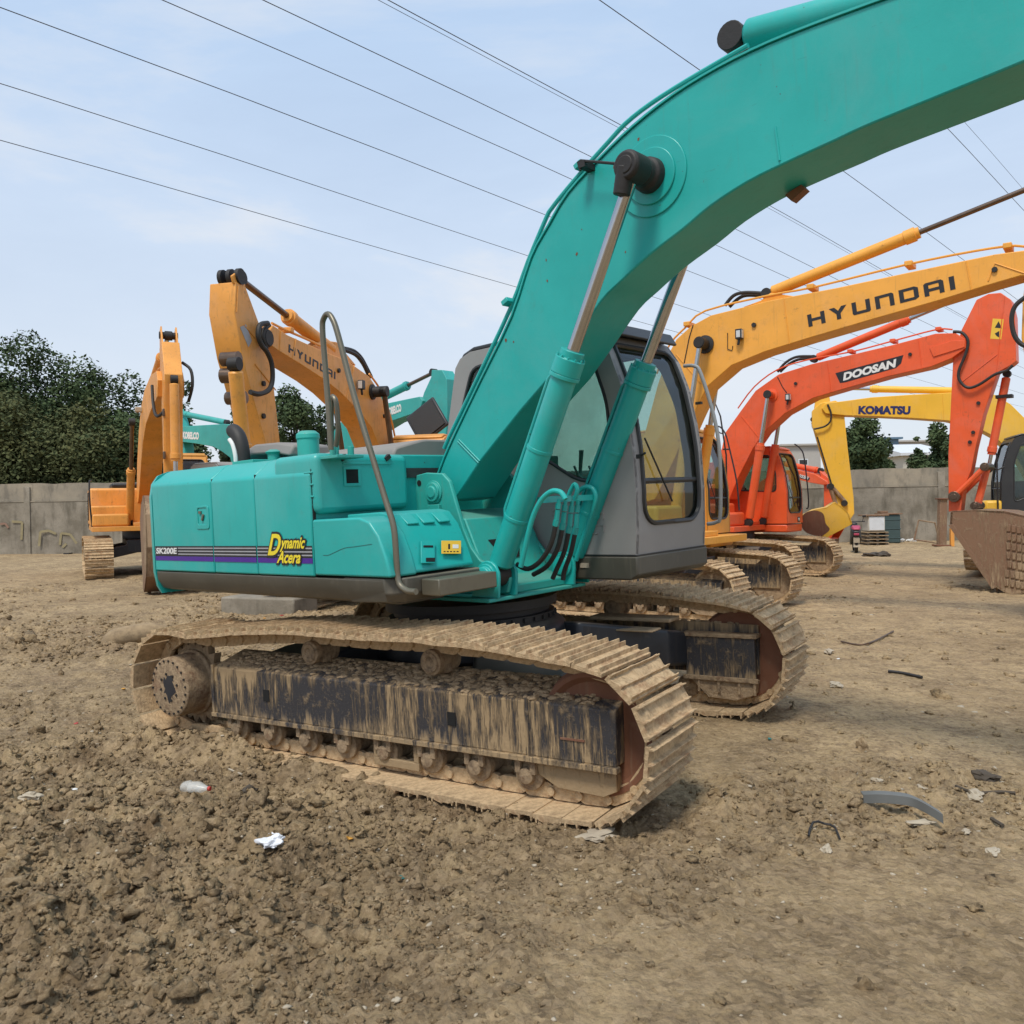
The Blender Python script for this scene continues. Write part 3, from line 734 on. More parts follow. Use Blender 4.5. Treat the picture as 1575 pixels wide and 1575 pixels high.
    if interior:
        q = G(X); xr = prof[0][0]; zf = prof[0][1]; yc = (y_n + y_f) / 2; xs = xr + .55
        q.bb((xs - .25, yc - .24, zf + .38), (xs + .25, yc + .24, zf + .50)); q.box((xs - .28, yc, zf + .82), (.12, .46, .66), Matrix.Rotation(R(-10), 3, 'Y')); q.box((xs - .34, yc, zf + 1.2), (.08, .26, .18), Matrix.Rotation(R(-10), 3, 'Y'))
        q.bb((xs - .2, yc - .17, zf + .05), (xs + .18, yc + .17, zf + .38)); obj('seat', q, 'seatcloth', th, .04)
        q = G(X)
        for s_ in (-1, 1):
            q.bb((xs - .25, yc + s_ * .34 - .07, zf + .1), (xs + .35, yc + s_ * .34 + .07, zf + .60)); q.tube([(xs + .27, yc + s_ * .34, zf + .6), (xs + .30, yc + s_ * .34, zf + .83)], [.014, .022], 8)
            q.tube([(xs + .62, yc + s_ * .09, zf + .03), (xs + .60, yc + s_ * .09, zf + .55), (xs + .55, yc + s_ * .1, zf + .68)], .011, 6)
            q.box((xs + .66, yc + s_ * .1, zf + .08), (.22, .1, .03), Matrix.Rotation(R(25), 3, 'Y'))
        q.bb((prof[-1][0] - .16, y_n + .06, zf + .42), (prof[-1][0] - .10, y_n + .20, zf + .66))
        obj('control_console', q, 'interior', th, .02)
    return cb

def hydraulic(th, X, a, b, frac, rb, rr, mat, nm='boom_cylinder', rodmat='chrome', n=24, parent_is_thing=True, eye=True):
    """barrel from a, rod to b"""
    a, b = Vector(a), Vector(b); d = (b - a); Lg = d.length; u = d / Lg; g = G(X)
    g.turn(a + u * rb * .9, u, [(0, rb * .75), (.02, rb), (Lg * frac * .93, rb), (Lg * frac * .93 + .001, rb * 1.16), (Lg * frac, rb * 1.16), (Lg * frac + .001, rb * .92), (Lg * frac + .05, rb * .92)], n)
    bar = obj(nm, g, mat, th, .003)
    g = G(X); g.turn(a + u * Lg * frac, u, [(0, rr), (Lg * (1 - frac) - .06, rr)], n); obj('piston_rod', g, rodmat, bar)
    if eye:
        g = G(X); s_ = u.cross(Vector((0, 1, 0))).normalized()
        for p, q in ((a, rb * .95), (b, rr * 2.0)): g = G(X); g.cyl(p + Vector((0, -rb * .75, 0)), p + Vector((0, rb * .75, 0)), q, n=20); obj('cylinder_eye', g, 'blackpart', bar, .004)
    return bar

def cheek(th, X, name, pts, y, wdt, mat, bev=.008, parent=None):
    g = G(X); g.ext([Vector((p[0], y, p[2])) for p in pts], (0, wdt, 0)); return obj(name, g, mat, parent or th, bev)

def simple_house(th, X, mat, tail=2.6, half=1.33, xf=1.25, zb=1.08, zt=2.15, cw='black', skirt='black', hood=True):
    g = G(X); g.bb((-2.0, -half, zb + .12), (-.1, half, zt)); b = obj('engine_housing', g, mat, th, .07, seg=3)
    for s_ in (-1, 1):
        g = G(X); g.bb((-1.3, s_ * (half + .001), zb + .25), (-1.29, s_ * (half + .012), zt - .1)); g.bb((-.65, s_ * (half + .001), zb + .25), (-.64, s_ * (half + .012), zt - .1))
        for k in range(6): g.bb((-1.9, s_ * (half + .001), zb + .4 + k * .07), (-1.5, s_ * (half + .014), zb + .43 + k * .07))
        obj('vent_louvres', g, 'black', b)
    g = G(X); g.bb((-.1, -half, zb + .12), (xf - .35, -.45, zb + .62)); g.bb((xf - .36, -half + .02, zb + .12), (xf - .1, -.5, zb + .42)); obj('tool_box', g, mat, th, .05, seg=3)
    g = G(X); g.bb((-2.0, -half + .02, zb), (xf, half - .02, zb + .118)); g.bb((-.2, -.40, zb + .12), (xf - .1, .33, zb + .2)); obj('deck', g, mat, th, .01)
    g = G(X); ring = []
    pl = [(-1.95, -half)] + [(-math.sqrt(max(tail ** 2 - y * y, 0)), y) for y in np.linspace(-half, half, 13)] + [(-1.95, half)]
    g.ext([Vector((x, y, zb)) for x, y in pl], (0, 0, zt - zb - .04)); obj('counterweight', g, cw, th, .10, seg=3)
    g = G(X); g.bb((-1.9, -.8, zt), (-.4, .8, zt + .14)); obj('engine_hood', g, 'black' if hood else mat, th, .06, seg=3)
    g = G(X); g.cyl((-.9, .55, zt + .1), (-.9, .55, zt + .5), .06, n=14); obj('exhaust_pipe', g, 'blackpart', th)
    g = G(X); g.turn((0, 0, .86), (0, 0, 1), [(0, .6), (.22, .6)], 32); g.bb((-1.0, -.55, .55), (1.0, .55, .86))
    for a in (-1, 1):
        for b_ in (-1, 1): g.ext([Vector((a * .45, b_ * .3, .55)), Vector((a * .95, b_ * .3, .55)), Vector((a * 1.15, b_ * 1.15, .38)), Vector((a * .6, b_ * 1.15, .38))], (0, 0, .24))
    obj('undercarriage', g, 'chassis', th, .02)

# ------------------------------------------------------------------ MAIN MACHINE (teal)
U = Fr(MO, 33.41, -1.918, -.332); V = Fr(MO, 41.762, -1.918, -.332)
XV = U.M().inverted() @ V.M()
T0 = empty('crawler_excavator', U.M(), 'large teal crawler excavator with grey cab and mud-caked tracks filling the foreground', 'excavator', 'crawler excavators in the yard')
topn = [(-1.45, .80), (-.95, .855), (-.42, .885), (.1, .875), (.64, .885), (1.2, .865)]
X5 = Matrix.Translation((0, 0, .045))
make_track(T0, -1, -1.19, X5, True, top=topn, steel='frame')
make_track(T0, 1, 1.19, X5, True, top=topn, steel='frame')
# the far track shows its inner girder face
g = G(X5); g.bb((1.33, .985, .29), (1.88, 1.02, .60)); obj('track_frame', g, 'frame', T0, .006)
g = G(X5); g.bb((1.31, .965, .265), (1.90, .985, .30)); g.bb((1.31, .97, .60), (1.9, 1.1, .63))
for x in (1.42, 1.58, 1.74, 1.86): g.bb((x, .975, .17), (x + .02, .99, .265))
g.ext([Vector((x, .99, z)) for x, z in [(1.36, .27), (1.88, .27), (1.86, .17), (1.72, .12), (1.5, .13)]], (0, .1, 0)); obj('rock_guard', g, 'mudpart', T0, .004)
# car body
g = G(X5)
g.turn((0, 0, .60), (0, 0, 1), [(0, .75), (.2, .72), (.24, .66)], 40)
for a in (-1, 1):
    for b in (-1, 1):
        A = [Vector((a * .15, b * .25, .48)), Vector((a * .80, b * .25, .48)), Vector((a * .80, b * .25, .80)), Vector((a * .15, b * .25, .80))]
        Bm = [Vector((a * .55, b * .75, .40)), Vector((a * 1.30, b * .75, .40)), Vector((a * 1.30, b * .75, .68)), Vector((a * .55, b * .75, .72))]
        Cm = [Vector((a * .75, b * 1.08, .35)), Vector((a * 1.36, b * 1.08, .35)), Vector((a * 1.36, b * 1.08, .62)), Vector((a * .75, b * 1.08, .62))]
        g.loft([A, Bm, Cm])
obj('car_body', g, 'chassis', T0, .03, seg=3)
g = G(X5); g.turn((0, 0, .84), (0, 0, 1), [(0, .64), (.05, .64), (.055, .60), (.10, .60), (.105, .66), (.17, .66)], 56)
for k in range(40):
    a = 2 * math.pi * k / 40; g.box((.645 * math.cos(a), .645 * math.sin(a), .865), (.02, .02, .03), Matrix.Rotation(a, 3, 'Z'))
obj('swing_bearing', g, 'blackpart', T0)
g = G(X5); g.bb((1.0, .45, .705), (1.30, .62, .72)); g.bb((.6, .78, .73), (1.3, .98, .76)); g.bb((-.5, .3, .83), (.2, .75, .86)); obj('mud_cake', g, 'mud', T0, .01)

v = lambda px, py, ax, val: V.P(px, py, ax, val)
YS = -1.357
# engine housing: the side panels with a chamfered shoulder
def sect(x, zb_, zc, zt_, yo=YS, yi=1.30): return [Vector((x, yo, zb_)), Vector((x, yo, zc - .02)), Vector((x, yo + .02, zc + .01)), Vector((x, yo + .125, zt_ - .02)), Vector((x, yo + .17, zt_)), Vector((x, yi, zt_)), Vector((x, yi, zb_))]
def panel(x0, x1, name, par=T0, y=YS):
    def zc(x): return 2.06 - (x + 2.28) / 2.23 * .03
    def zt(x): return 2.165 - (x + 2.28) / 2.23 * .015
    g = G(XV); g.loft([sect(x0, 1.335, zc(x0), zt(x0), y), sect(x1, 1.335, zc(x1), zt(x1), y)]); return obj(name, g, 'teal', par, .012, seg=3)
EH = panel(-2.36, -1.395, 'side_door'); 
EH2 = panel(-1.389, -.790, 'side_panel', T0, YS + .002); EH3 = panel(-.782, -.105, 'side_door')
g = G(XV)
for x_ in (-1.392, -.786, -.0985): g = G(XV); g.bb((x_ - .006, YS + .012, 1.34), (x_ + .006, YS + .03, 2.05)); obj('panel_gap', g, 'void', EH2)
# latch recess
p = v(312, 796, 'y', YS); g = G(XV)
ring_plate(g, round_poly([p + Vector((a, 0, b)) for a, b in ((-.10, -.09), (.10, -.09), (.10, .09), (-.10, .09))], .03), round_poly([p + Vector((a, 0, b)) for a, b in ((-.07, -.055), (.07, -.055), (.07, .075), (-.07, .075))], .02), (0, -.006, 0))
lt = obj('door_latch', g, 'teal', EH, .003)
g = G(XV); g.box(p + Vector((-.03, -.006, .04)), (.035, .01, .02)); g.box(p + Vector((.01, -.007, .0)), (.018, .012, .05), Matrix.Rotation(R(30), 3, 'Y')); obj('latch_handle', g, 'bronze', lt)
# counterweight
g = G(XV); pl = []
for k in range(9):
    a = R(90 * k / 8); pl.append((-2.368 - .30 * math.sin(a) * .55, YS + .16 * (1 - math.cos(a))))
for y in np.linspace(YS + .3, -YS - .3, 11): pl.append((-math.sqrt(2.78 ** 2 - y * y) - .05, y))
for k in range(9)[::-1]:
    a = R(90 * k / 8); pl.append((-2.368 - .30 * math.sin(a) * .55, -YS - .16 * (1 - math.cos(a))))
def cwring(z, ins):
    o = []
    for x, y in pl:
        s_ = 1 - ins / 1.36; o.append(Vector((-2.368 + (x + 2.368) * (1 - ins * 3.2), y * s_, z)))
    return o
g.loft([cwring(1.14, .05), cwring(1.20, .02), cwring(1.32, 0), cwring(1.95, 0), cwring(2.06, .02), cwring(2.13, .07), cwring(2.165, .16)])
obj('counterweight', g, 'teal', T0, ang=50)
# skirt
g = G(XV)
A = lambda x, y0: [Vector((x, y0, 1.328)), Vector((x, y0 + .004, 1.26)), Vector((x, y0 + .05, 1.185)), Vector((x, y0 + .12, 1.165)), Vector((x, y0 + .5, 1.165)), Vector((x, y0 + .5, 1.328))]
g.loft([A(-2.36, YS + .006), A(.60, YS + .006)])
g.loft([[Vector((.60, YS + .006, 1.335)), Vector((.60, YS + .006, 1.24)), Vector((.58, YS + .05, 1.185)), Vector((.2, YS + .06, 1.17)), Vector((.2, YS + .006, 1.335))],
        [Vector((.70, YS + .10, 1.335)), Vector((.70, YS + .10, 1.24)), Vector((.66, YS + .13, 1.185)), Vector((.2, YS + .14, 1.17)), Vector((.2, YS + .10, 1.335))],
        [Vector((.69, -.55, 1.335)), Vector((.69, -.55, 1.24)), Vector((.62, -.55, 1.19)), Vector((.2, -.55, 1.17)), Vector((.2, -.55, 1.335))]])
sk = obj('side_skirt', g, 'olive', T0, .008)
g = G(XV); g.bb((.70, YS + .22, 1.215), (.86, -.62, 1.318)); g.bb((.69, YS + .3, 1.20), (.74, -.7, 1.215)); obj('step', g, 'bronze', sk, .01)
# decals: stripes, number and script
def strip(z0, z1, x0, x1, mat, d=.0024):
    g = G(XV); g.bb((x0, YS - d, z0), (x1, YS - .0005, z1)); return obj('stripe', g, mat, EH2)
q0 = v(240, 840, 'y', YS).z; q1 = v(240, 859.5, 'y', YS).z; q2 = v(240, 855, 'y', YS).z
HS = (q0 - q2)
for x0, x1 in ((-2.345, -1.40), (-1.384, -.795), (-.777, -.112)):
    strip(q2, q0, x0, x1, 'decal_black')
    for k in range(3): strip(q2 + HS * (.16 + k * .29), q2 + HS * (.27 + k * .29), x0 if k or x0 > -2 else x0, x1, 'decal_grey', .0034)
    strip(q1 - .012, q2 - .001, x0, x1, 'decal_purple', .0028)
NV = Vector((0, -1, 0)); UZ = Vector((0, 0, 1))
g = G(XV); g.bb((-2.335, YS - .0042, q2 + .008), (-1.95, YS - .0036, q0 - .012)); obj('stripe', g, 'decal_black', EH2)
font_text('lettering', 'SK200E', Vector((-2.325, YS, q2 + .018)), Vector((-1.965, YS, q2 + .018)), HS * .62, NV, UZ, .001, 'decal_white', EH, XV, .035, .1, .0045)
for off, mt, bs in ((.085, 'decal_black', .0048), (.025, 'decal_yellow', .0062)):
    e = .016 if off > .05 else 0
    for s_, ax_, bx_, py_, h_ in (('D', 413, 434.5, 854, .150), ('ynamic', 431.5, 471.5, 849, .100), ('Acera', 427, 464, 866, .085)):
        a_ = v(ax_, py_, 'y', YS); b_ = v(bx_, py_ + (1.0 if s_ != 'D' else .5), 'y', YS); b_.z = a_.z
        font_text('lettering', s_, a_ - Vector((e, 0, e)), b_ + Vector((e, 0, -e)), h_ * (1.0 if s_ != 'ynamic' else 1.0) + 2 * e, NV, UZ, .001, mt, EH3, XV, off, .48, bs)
# upper box at the front of the housing, rounded outer corner with ribs
g = G(XV); XB = -.05
g.ext(round_poly([Vector((XB - .40, YS + .012, z)) for z in ()] or [Vector((XB, YS + .012, 1.745)), Vector((XB, YS + .012, 2.155)), Vector((XB, -.53, 2.145)), Vector((XB, -.53, 1.755))], .06, 5), (-.5, 0, 0))
ub = obj('battery_box', g, 'teal', T0, .05, seg=4)
g = G(XV)
for z in (1.86, 1.94, 2.02): g.bb((XB - .12, YS + .004, z), (XB - .03, YS + .02, z + .012))
obj('moulded_rib', g, 'teal', ub, .004)
a_ = v(531, 722, 'x', XB); b_ = v(551, 743, 'x', XB)
g = G(XV); g.bb((XB + .001, a_.y, b_.z), (XB + .006, b_.y, a_.z)); obj('vent_opening', g, 'void', ub, .004)
g = G(XV); ring_plate(g, [Vector((XB, a_.y - .02, b_.z - .02)), Vector((XB, b_.y + .02, b_.z - .02)), Vector((XB, b_.y + .02, a_.z + .02)), Vector((XB, a_.y - .02, a_.z + .02))], [Vector((XB, a_.y, b_.z)), Vector((XB, b_.y, b_.z)), Vector((XB, b_.y, a_.z)), Vector((XB, a_.y, a_.z))], (.008, 0, 0)); g.bb((XB, -1.12, a_.z + .035), (XB + .006, -.7, a_.z + .045)); obj('vent_frame', g, 'teal', ub, .003)
g = G(XV)
for px in (528, 596):
    p = v(px, 704, 'x', XB); g.box(p + Vector((-.005, 0, .0)), (.03, .05, .03), Matrix.Rotation(R(35), 3, 'X'))
obj('lid_clip', g, 'blackpart', ub)
# tool box: side door, sloping front, lid
g = G(XV); zt_ = 1.712
prof = [(-.092, 1.345), (-.092, zt_), (.40, zt_ + .005), (.50, zt_ - .025), (.58, 1.60), (.64, 1.47), (.675, 1.36), (.672, 1.345)]
g.ext([Vector((x, YS - .004, z)) for x, z in prof], (0, .22, 0)); sd = obj('tool_box_door', g, 'teal', T0, .035, seg=4)
g = G(XV); g.tube(smooth_path(V.Y([(497, 854), (505, 854), (514, 850), (530, 843), (545, 841), (572, 837)], YS - .0045), 4), .0016, 4); obj('scratch', g, 'blackpart', sd)
g = G(XV); prof2 = [(.02, 1.352), (.02, zt_ + .022), (.36, zt_ + .03), (.45, zt_ + .012), (.53, 1.64), (.60, 1.50), (.655, 1.37), (.65, 1.352)]
yl = YS + .20; g.loft([[Vector((x, yl, z)) for x, z in prof2], [Vector((x - .02, -.60, z)) for x, z in prof2]]); tb = obj('tool_box', g, 'teal', T0, .03, seg=4)
def onfront(px, py, dx=.0):            # a point of the sloping front face
    A_, B_ = Vector((.53, 0, 1.64)), Vector((.655, 0, 1.37)); n = Vector((B_.z - A_.z, 0, A_.x - B_.x)).normalized() * -1
    o = V.o + V.ax[0] * A_.x + V.ax[2] * A_.z; nw = V.ax[0] * n.x + V.ax[2] * n.z; d = ray(px, py); t = (o - CP).dot(nw) / d.dot(nw); q = CP + d * t - V.o
    return Vector([q.dot(a) for a in V.ax]) + n * (.012 + dx)
def quad_on(px0, py0, px1, py1, mat, name, th_=.004, dx=0):
    P4 = [onfront(px0, py0, dx), onfront(px1, py0, dx), onfront(px1, py1, dx), onfront(px0, py1, dx)]; n = (P4[1] - P4[0]).cross(P4[3] - P4[0]).normalized()
    if n.x < 0: n = -n
    g = G(XV); g.ext(P4, n * th_); return obj(name, g, mat, tb, .002)
quad_on(645, 834, 666, 868, 'teal', 'latch_plate', .008); quad_on(648, 841, 663, 844, 'void', 'latch_slot', .003, .009); quad_on(652, 860, 666, 866, 'void', 'latch_slot', .003, .009)
quad_on(677, 833, 707, 853, 'decal_orange', 'warning_label', .002, .001)
lb = quad_on(687, 838, 690, 846, 'decal_black', 'label_symbol', .001, .0035); quad_on(694, 839, 703, 845, 'decal_white', 'label_symbol', .001, .0035)
for i_ in range(5): quad_on(680 + i_ * 5, 849, 683 + i_ * 5, 850.5, 'decal_black', 'label_symbol', .0008, .0035)
g = G(XV)
for k in range(3):
    y_ = -1.02 + k * .14; g.box((.485, y_, 1.685), (.10, .10, .014), Matrix.Rotation(R(38), 3, 'Y'))
obj('lid_pad', g, 'teal', tb, .005)
# swing frame: two cheek plates carrying the boom foot and the cylinder pins, nose plate, deck
ck = [(622, 800), (630, 747), (640, 731), (655, 727), (680, 728), (691, 740), (702, 778), (712, 812), (724, 842), (738, 862), (752, 868), (770, 868), (780, 876), (784, 892), (780, 912), (742, 916), (700, 918), (640, 880)]
cp = [v(a, b, 'y', -.42) for a, b in ck]; cp = [Vector((p.x, p.y, max(p.z, 1.13))) for p in cp]
c1 = cheek(T0, XV, 'boom_bracket', cp, -.42, .035, 'teal_worn'); cheek(T0, XV, 'boom_bracket', cp, .29, .035, 'teal_worn')
fp = v(668, 757, 'y', -.42)
g = G(XV); g.turn((fp.x, -.42, fp.z), (0, -1, 0), [(0, .085), (.012, .085), (.013, .07), (.03, .07), (.031, .045), (.04, .04)], 24); g.bb((fp.x - .05, -.45, fp.z - .16), (fp.x + .07, -.42, fp.z - .09)); obj('foot_pin', g, 'teal_worn', c1, .004)
p = v(645, 743, 'y', -.42); g = G(XV); g.turn((p.x, -.421, p.z), (0, -1, 0), [(0, .022), (.003, .022)], 16); obj('lifting_hole', g, 'void', c1)
g = G(XV)
g.ext([Vector((x, -.385, z)) for x, z in [(-.2, 1.13), (.72, 1.13), (.72, 1.19), (.55, 1.24), (.36, 1.66), (.12, 1.72), (-.2, 1.72)]], (0, .675, 0)); obj('deck', g, 'teal_worn', T0, .01)
g = G(XV); p1, p2, p3 = [v(a, b, 'x', .47) for a, b in ((745, 822), (795, 818), (765, 850))]
pts = [Vector((.47, a, b)) for a, b in ((-.2, 1.42), (.08, 1.43), (-.02, 1.32), (-.14, 1.30))]
g.ext([p + Vector((.0, 0, 0)) for p in pts], (.0012, 0, 0))
g = G(XV); sl = lambda z: .55 - (z - 1.24) * (.19 / .42)
q = [Vector((sl(z) + .004, y, z)) for y, z in ((-.24, 1.50), (.10, 1.50), (.02, 1.36), (-.14, 1.34))]; g.ext(q, (.002, 0, .001)); obj('access_hole', g, 'void', T0)
g = G(XV); g.bb((-.1, -.62, 1.105), (.78, .44, 1.13)); nose = obj('nose_plate', g, 'teal_worn', T0, .006)
CY0 = -.485; CY1 = .365
def lug(yc_):
    for dy in (-.10, .075):
        g = G(XV); P_ = []
        pc = Vector((.71, 0, 1.275))
        for k in range(9): a = R(-10 + 200 * k / 8); P_.append((pc.x + .105 * math.cos(a), pc.z + .105 * math.sin(a)))
        P_ += [(.55, 1.13), (.80, 1.13)]
        g.ext([Vector((x, yc_ + dy, z)) for x, z in P_], (0, .025, 0)); lg = obj('cylinder_lug', g, 'teal', nose, .006)
    g = G(XV); g.turn((.71, yc_ - .10, 1.275), (0, -1, 0), [(0, .085), (.02, .085), (.021, .066), (.045, .066), (.05, .055)], 28); g.turn((.71, yc_ + .10, 1.275), (0, 1, 0), [(0, .06), (.03, .06)], 20); obj('pin_cap', g, 'teal', nose, .004)
lug(CY0 + .03); lug(CY1)
# ---- boom
top_px = [(671, 740), (678, 722), (692, 687), (738, 590), (788, 487), (818, 397), (845, 347), (875, 297), (925, 243), (975, 195), (1035, 148), (1105, 105), (1185, 66), (1290, 25), (1440, -28), (1700, -110), (1950, -165), (2120, -175)]
bot_px = [(2140, -90), (2000, -55), (1700, 40), (1575, 95), (1440, 150), (1330, 195), (1283, 217), (1217, 247), (1150, 280), (1093, 317), (1050, 353), (998, 393), (955, 433), (925, 463), (885, 523), (848, 577), (802, 630), (738, 710), (712, 750), (700, 768), (682, 772)]
YB = -.27; BW = .43
tp = V.Y(top_px, YB); bp = V.Y(bot_px, YB)
def dens(P_, k=3):
    s_ = smooth_path(P_, k); return s_
tp2 = [tp[0]] + dens(tp[1:], 3); bp2 = dens(bp[:15], 3)[:-1] + bp[14:]
g = G(XV); OL = tp2 + bp2; g.ext(OL, (0, BW, 0)); BM = obj('boom', g, 'teal', T0, .010, ang=25)
tip = v(2120, -130, 'y', -.055)
ROT = Matrix.Rotation(R(-42), 3, 'Y')
g = G(XV); g.ext([tip + ROT @ Vector((x, -.17, z)) for x, z in ((-.32, .62), (.05, .75), (.32, .3), (.36, -.3), (.18, -2.5), (-.08, -2.5), (-.22, -.6), (-.25, .1))], (0, .34, 0)); obj('arm', g, 'teal', T0, .01)
g = G(XV); g.cyl(tip + Vector((0, -.26, 0)), tip + Vector((0, .26, 0)), .09, n=20); obj('arm_pin', g, 'blackpart', T0, .005)
bkt = tip + ROT @ Vector((.05, -.5, -2.45)); S_b = [bkt + Vector((a, 0, b)) for a, b in ((-.75, -.1), (-.3, -1.0), (-.1, -1.1), (.35, -.9), (.6, -.5), (.55, -.05), (.2, .15), (-.4, .1))]
BKT = (S_b,)
# flange beads: top and bottom plates stand a little proud
g = G(XV); off = []
for i in range(len(tp2) - 1):
    a, b = tp2[i], tp2[i + 1]; d = (b - a).normalized(); n = Vector((-d.z, 0, d.x))
    g.ext([a + n * .012 + Vector((0, -.012, 0)), b + n * .012 + Vector((0, -.012, 0)), b + Vector((0, -.012, 0)), a + Vector((0, -.012, 0))], (0, BW + .024, 0))
obj('top_plate', g, 'teal', BM)
for path in ([(704, 679), (736, 712)], [(706, 676), (738, 709)], [(1192, 195), (1199, 247)]):
    g = G(XV); g.tube(V.Y(path, YB - .003), .006, 6); obj('weld_seam', g, 'teal', BM)
pc = v(1003, 272, 'y', YB)
g = G(XV); g.ring((pc.x, YB, pc.z), (0, -1, 0), .12, .235, .010, 40); g.ring((pc.x, YB - .0105, pc.z), (0, -1, 0), .05, .165, .012, 40); obj('pin_boss', g, 'teal', BM, .004)
g = G(XV); g.turn((pc.x, YB - .02, pc.z), (0, -1, 0), [(0, .105), (.05, .10), (.07, .08), (.10, .075)], 28); obj('boss_collar', g, 'blackpart', BM, .006)
# rust chips
g = G(XV); rd = random.Random(5)
for px, py in ((982, 214), (996, 223), (947, 283), (895, 353), (887, 390), (840, 400), (842, 432), (1002, 306), (962, 388), (778, 523), (790, 526), (945, 256)):
    p = v(px, py, 'y', YB); k = rd.uniform(.005, .013); P_ = [p + Vector((k * rd.uniform(.4, 1) * math.cos(a), -.0006, 1.5 * k * rd.uniform(.4, 1) * math.sin(a))) for a in np.linspace(0, 5.4, 7)]; g.ext(P_, (0, -.001, 0))
obj('rust_chip', g, 'rustdisc', BM)
# pipes along the back of the boom
g = G(XV)
def bp_path(px, y): return [v(a, b, 'y', y) for a, b in px]
pp = [(683, 690), (690, 674), (735, 580), (785, 474), (812, 402), (840, 335), (848, 321), (866, 298), (900, 258), (935, 219), (962, 190), (1000, 160), (1060, 122), (1150, 70)]
for k, y in enumerate((YB + .04, YB + .10)): g.tube(smooth_path([p + Vector((.004 * k, 0, 0)) for p in bp_path(pp, y)], 3), .014, 8)
obj('hydraulic_pipe', g, 'teal', BM)
g = G(XV)
for px, py in ((788, 466), (900, 258)): p = v(px, py, 'y', YB + .06); g.box(p, (.06, .17, .035), Matrix.Rotation(R(-25), 3, 'Y'))
obj('pipe_clamp', g, 'teal', BM, .004)
g = G(XV); g.tube(bp_path([(893, 262), (889, 250), (893, 247), (951, 252)], YB - .10), .009, 6); g.box(v(903, 256, 'y', YB - .05), (.05, .12, .04)); obj('grease_pipe', g, 'blackpart', BM)
p = v(1214, 296, 'y', YB + BW); g = G(XV); g.ext([v(a, b, 'y', YB + BW - .08) for a, b in ((1207, 300), (1217, 309), (1238, 290), (1232, 284))], (0, .07, 0)); obj('pipe_bracket', g, 'rustdisc', BM)
# ---- boom cylinders
a0 = Vector((.71, CY0 + .03, 1.275)); tpin = v(979, 266, 'y', CY0 + .03)
def mkcyl(yc_, dy=0):
    a = Vector((a0.x, yc_, a0.z)); b = Vector((pc.x, yc_, pc.z)); Lg = (b - a).length
    ax = (b - a).normalized(); fr_ = .545
    bar = hydraulic(T0, XV, a, b, fr_, .083, .040, 'teal', n=36)
    g = G(XV); s_ = ax.cross(Vector((0, 1, 0))).normalized()
    for d, q in ((fr_ * Lg * .93 + .05, .099), (.42, .087), (.34 * Lg, .087)): g = G(XV); g.turn(a + ax * d, ax, [(0, q), (.024, q)], 36); obj('clamp_band', g, 'teal', bar, .002)
    g = G(XV)
    for k in range(12):
        an = 2 * math.pi * k / 12; o_ = (s_ * math.cos(an) + Vector((0, 1, 0)) * math.sin(an)) * .088; g.cyl(a + ax * (Lg * fr_ + .07) + o_, a + ax * (Lg * fr_ + .09) + o_, .007, n=6)
    obj('gland_bolts', g, 'teal', bar, .001)
    g = G(XV); o_ = -s_ * .0 + Vector((-.105, 0, .05)).normalized() * .115
    A_, B_ = a + ax * .40, a + ax * (Lg * fr_ * .97); g.tube([A_ + o_ * .8, A_ + o_ + ax * .05, B_ + o_ - ax * .05, B_ + o_ * .8], .013, 8); obj('cylinder_pipe', g, 'teal', bar)
    return bar
b1 = mkcyl(CY0 + .03); b2 = mkcyl(CY1 + .0)
g = G(XV); g.cyl((pc.x, CY0 - .08, pc.z), (pc.x, YB - .02, pc.z), .052, n=24); g.turn((pc.x, CY0 - .075, pc.z), (0, 1, 0), [(0, .072), (.02, .088), (.15, .088), (.16, .072)], 30); g.tube([(pc.x - .02, CY0 - .03, pc.z), (pc.x - .06, CY0 - .03, pc.z - .15)], [.055, .05], 16); obj('rod_end', g, 'blackpart', b1, .006)
# ---- bent pipes and hoses at the cylinder feet
YM = -.20
for path, yy in (([(848, 863), (857, 830), (869, 795), (887, 762), (868, 760)], None),): pass
g = G(XV)
H1 = [v(a, b, 'y', CY0 - .05) for a, b in ((801, 872), (806, 850), (818, 800), (832, 770), (848, 756), (862, 757), (870, 768))]
H2 = [v(a, b, 'y', CY1 - .13) for a, b in ((886, 862), (893, 840), (906, 800), (916, 768), (912, 752), (900, 749), (888, 758), (884, 770))]
g.tube(smooth_path(H1, 5), .017, 10); g.tube(smooth_path(H2, 5), .017, 10)
g.tube([v(a, b, 'y', -.22) for a, b in ((838, 768), (858, 766))], .017, 8); g.tube(smooth_path([v(a, b, 'y', -.05) for a, b in ((884, 768), (888, 754), (884, 745), (877, 756), (872, 770))], 4), .016, 8)
g.box(v(853, 768, 'y', -.25), (.05, .30, .04)); g.box(v(892, 766, 'y', 0.1), (.05, .34, .04))
mp_ = obj('bent_pipe', g, 'teal', T0, .002)
hs = [((860, 768), (856, 800), (848, 835), (832, 862), (812, 875), (795, 868)), ((870, 770), (866, 805), (858, 842), (842, 870), (820, 884)), ((880, 770), (876, 810), (868, 848), (856, 876), (850, 890)), ((889, 768), (886, 812), (878, 850), (868, 878), (866, 892))]
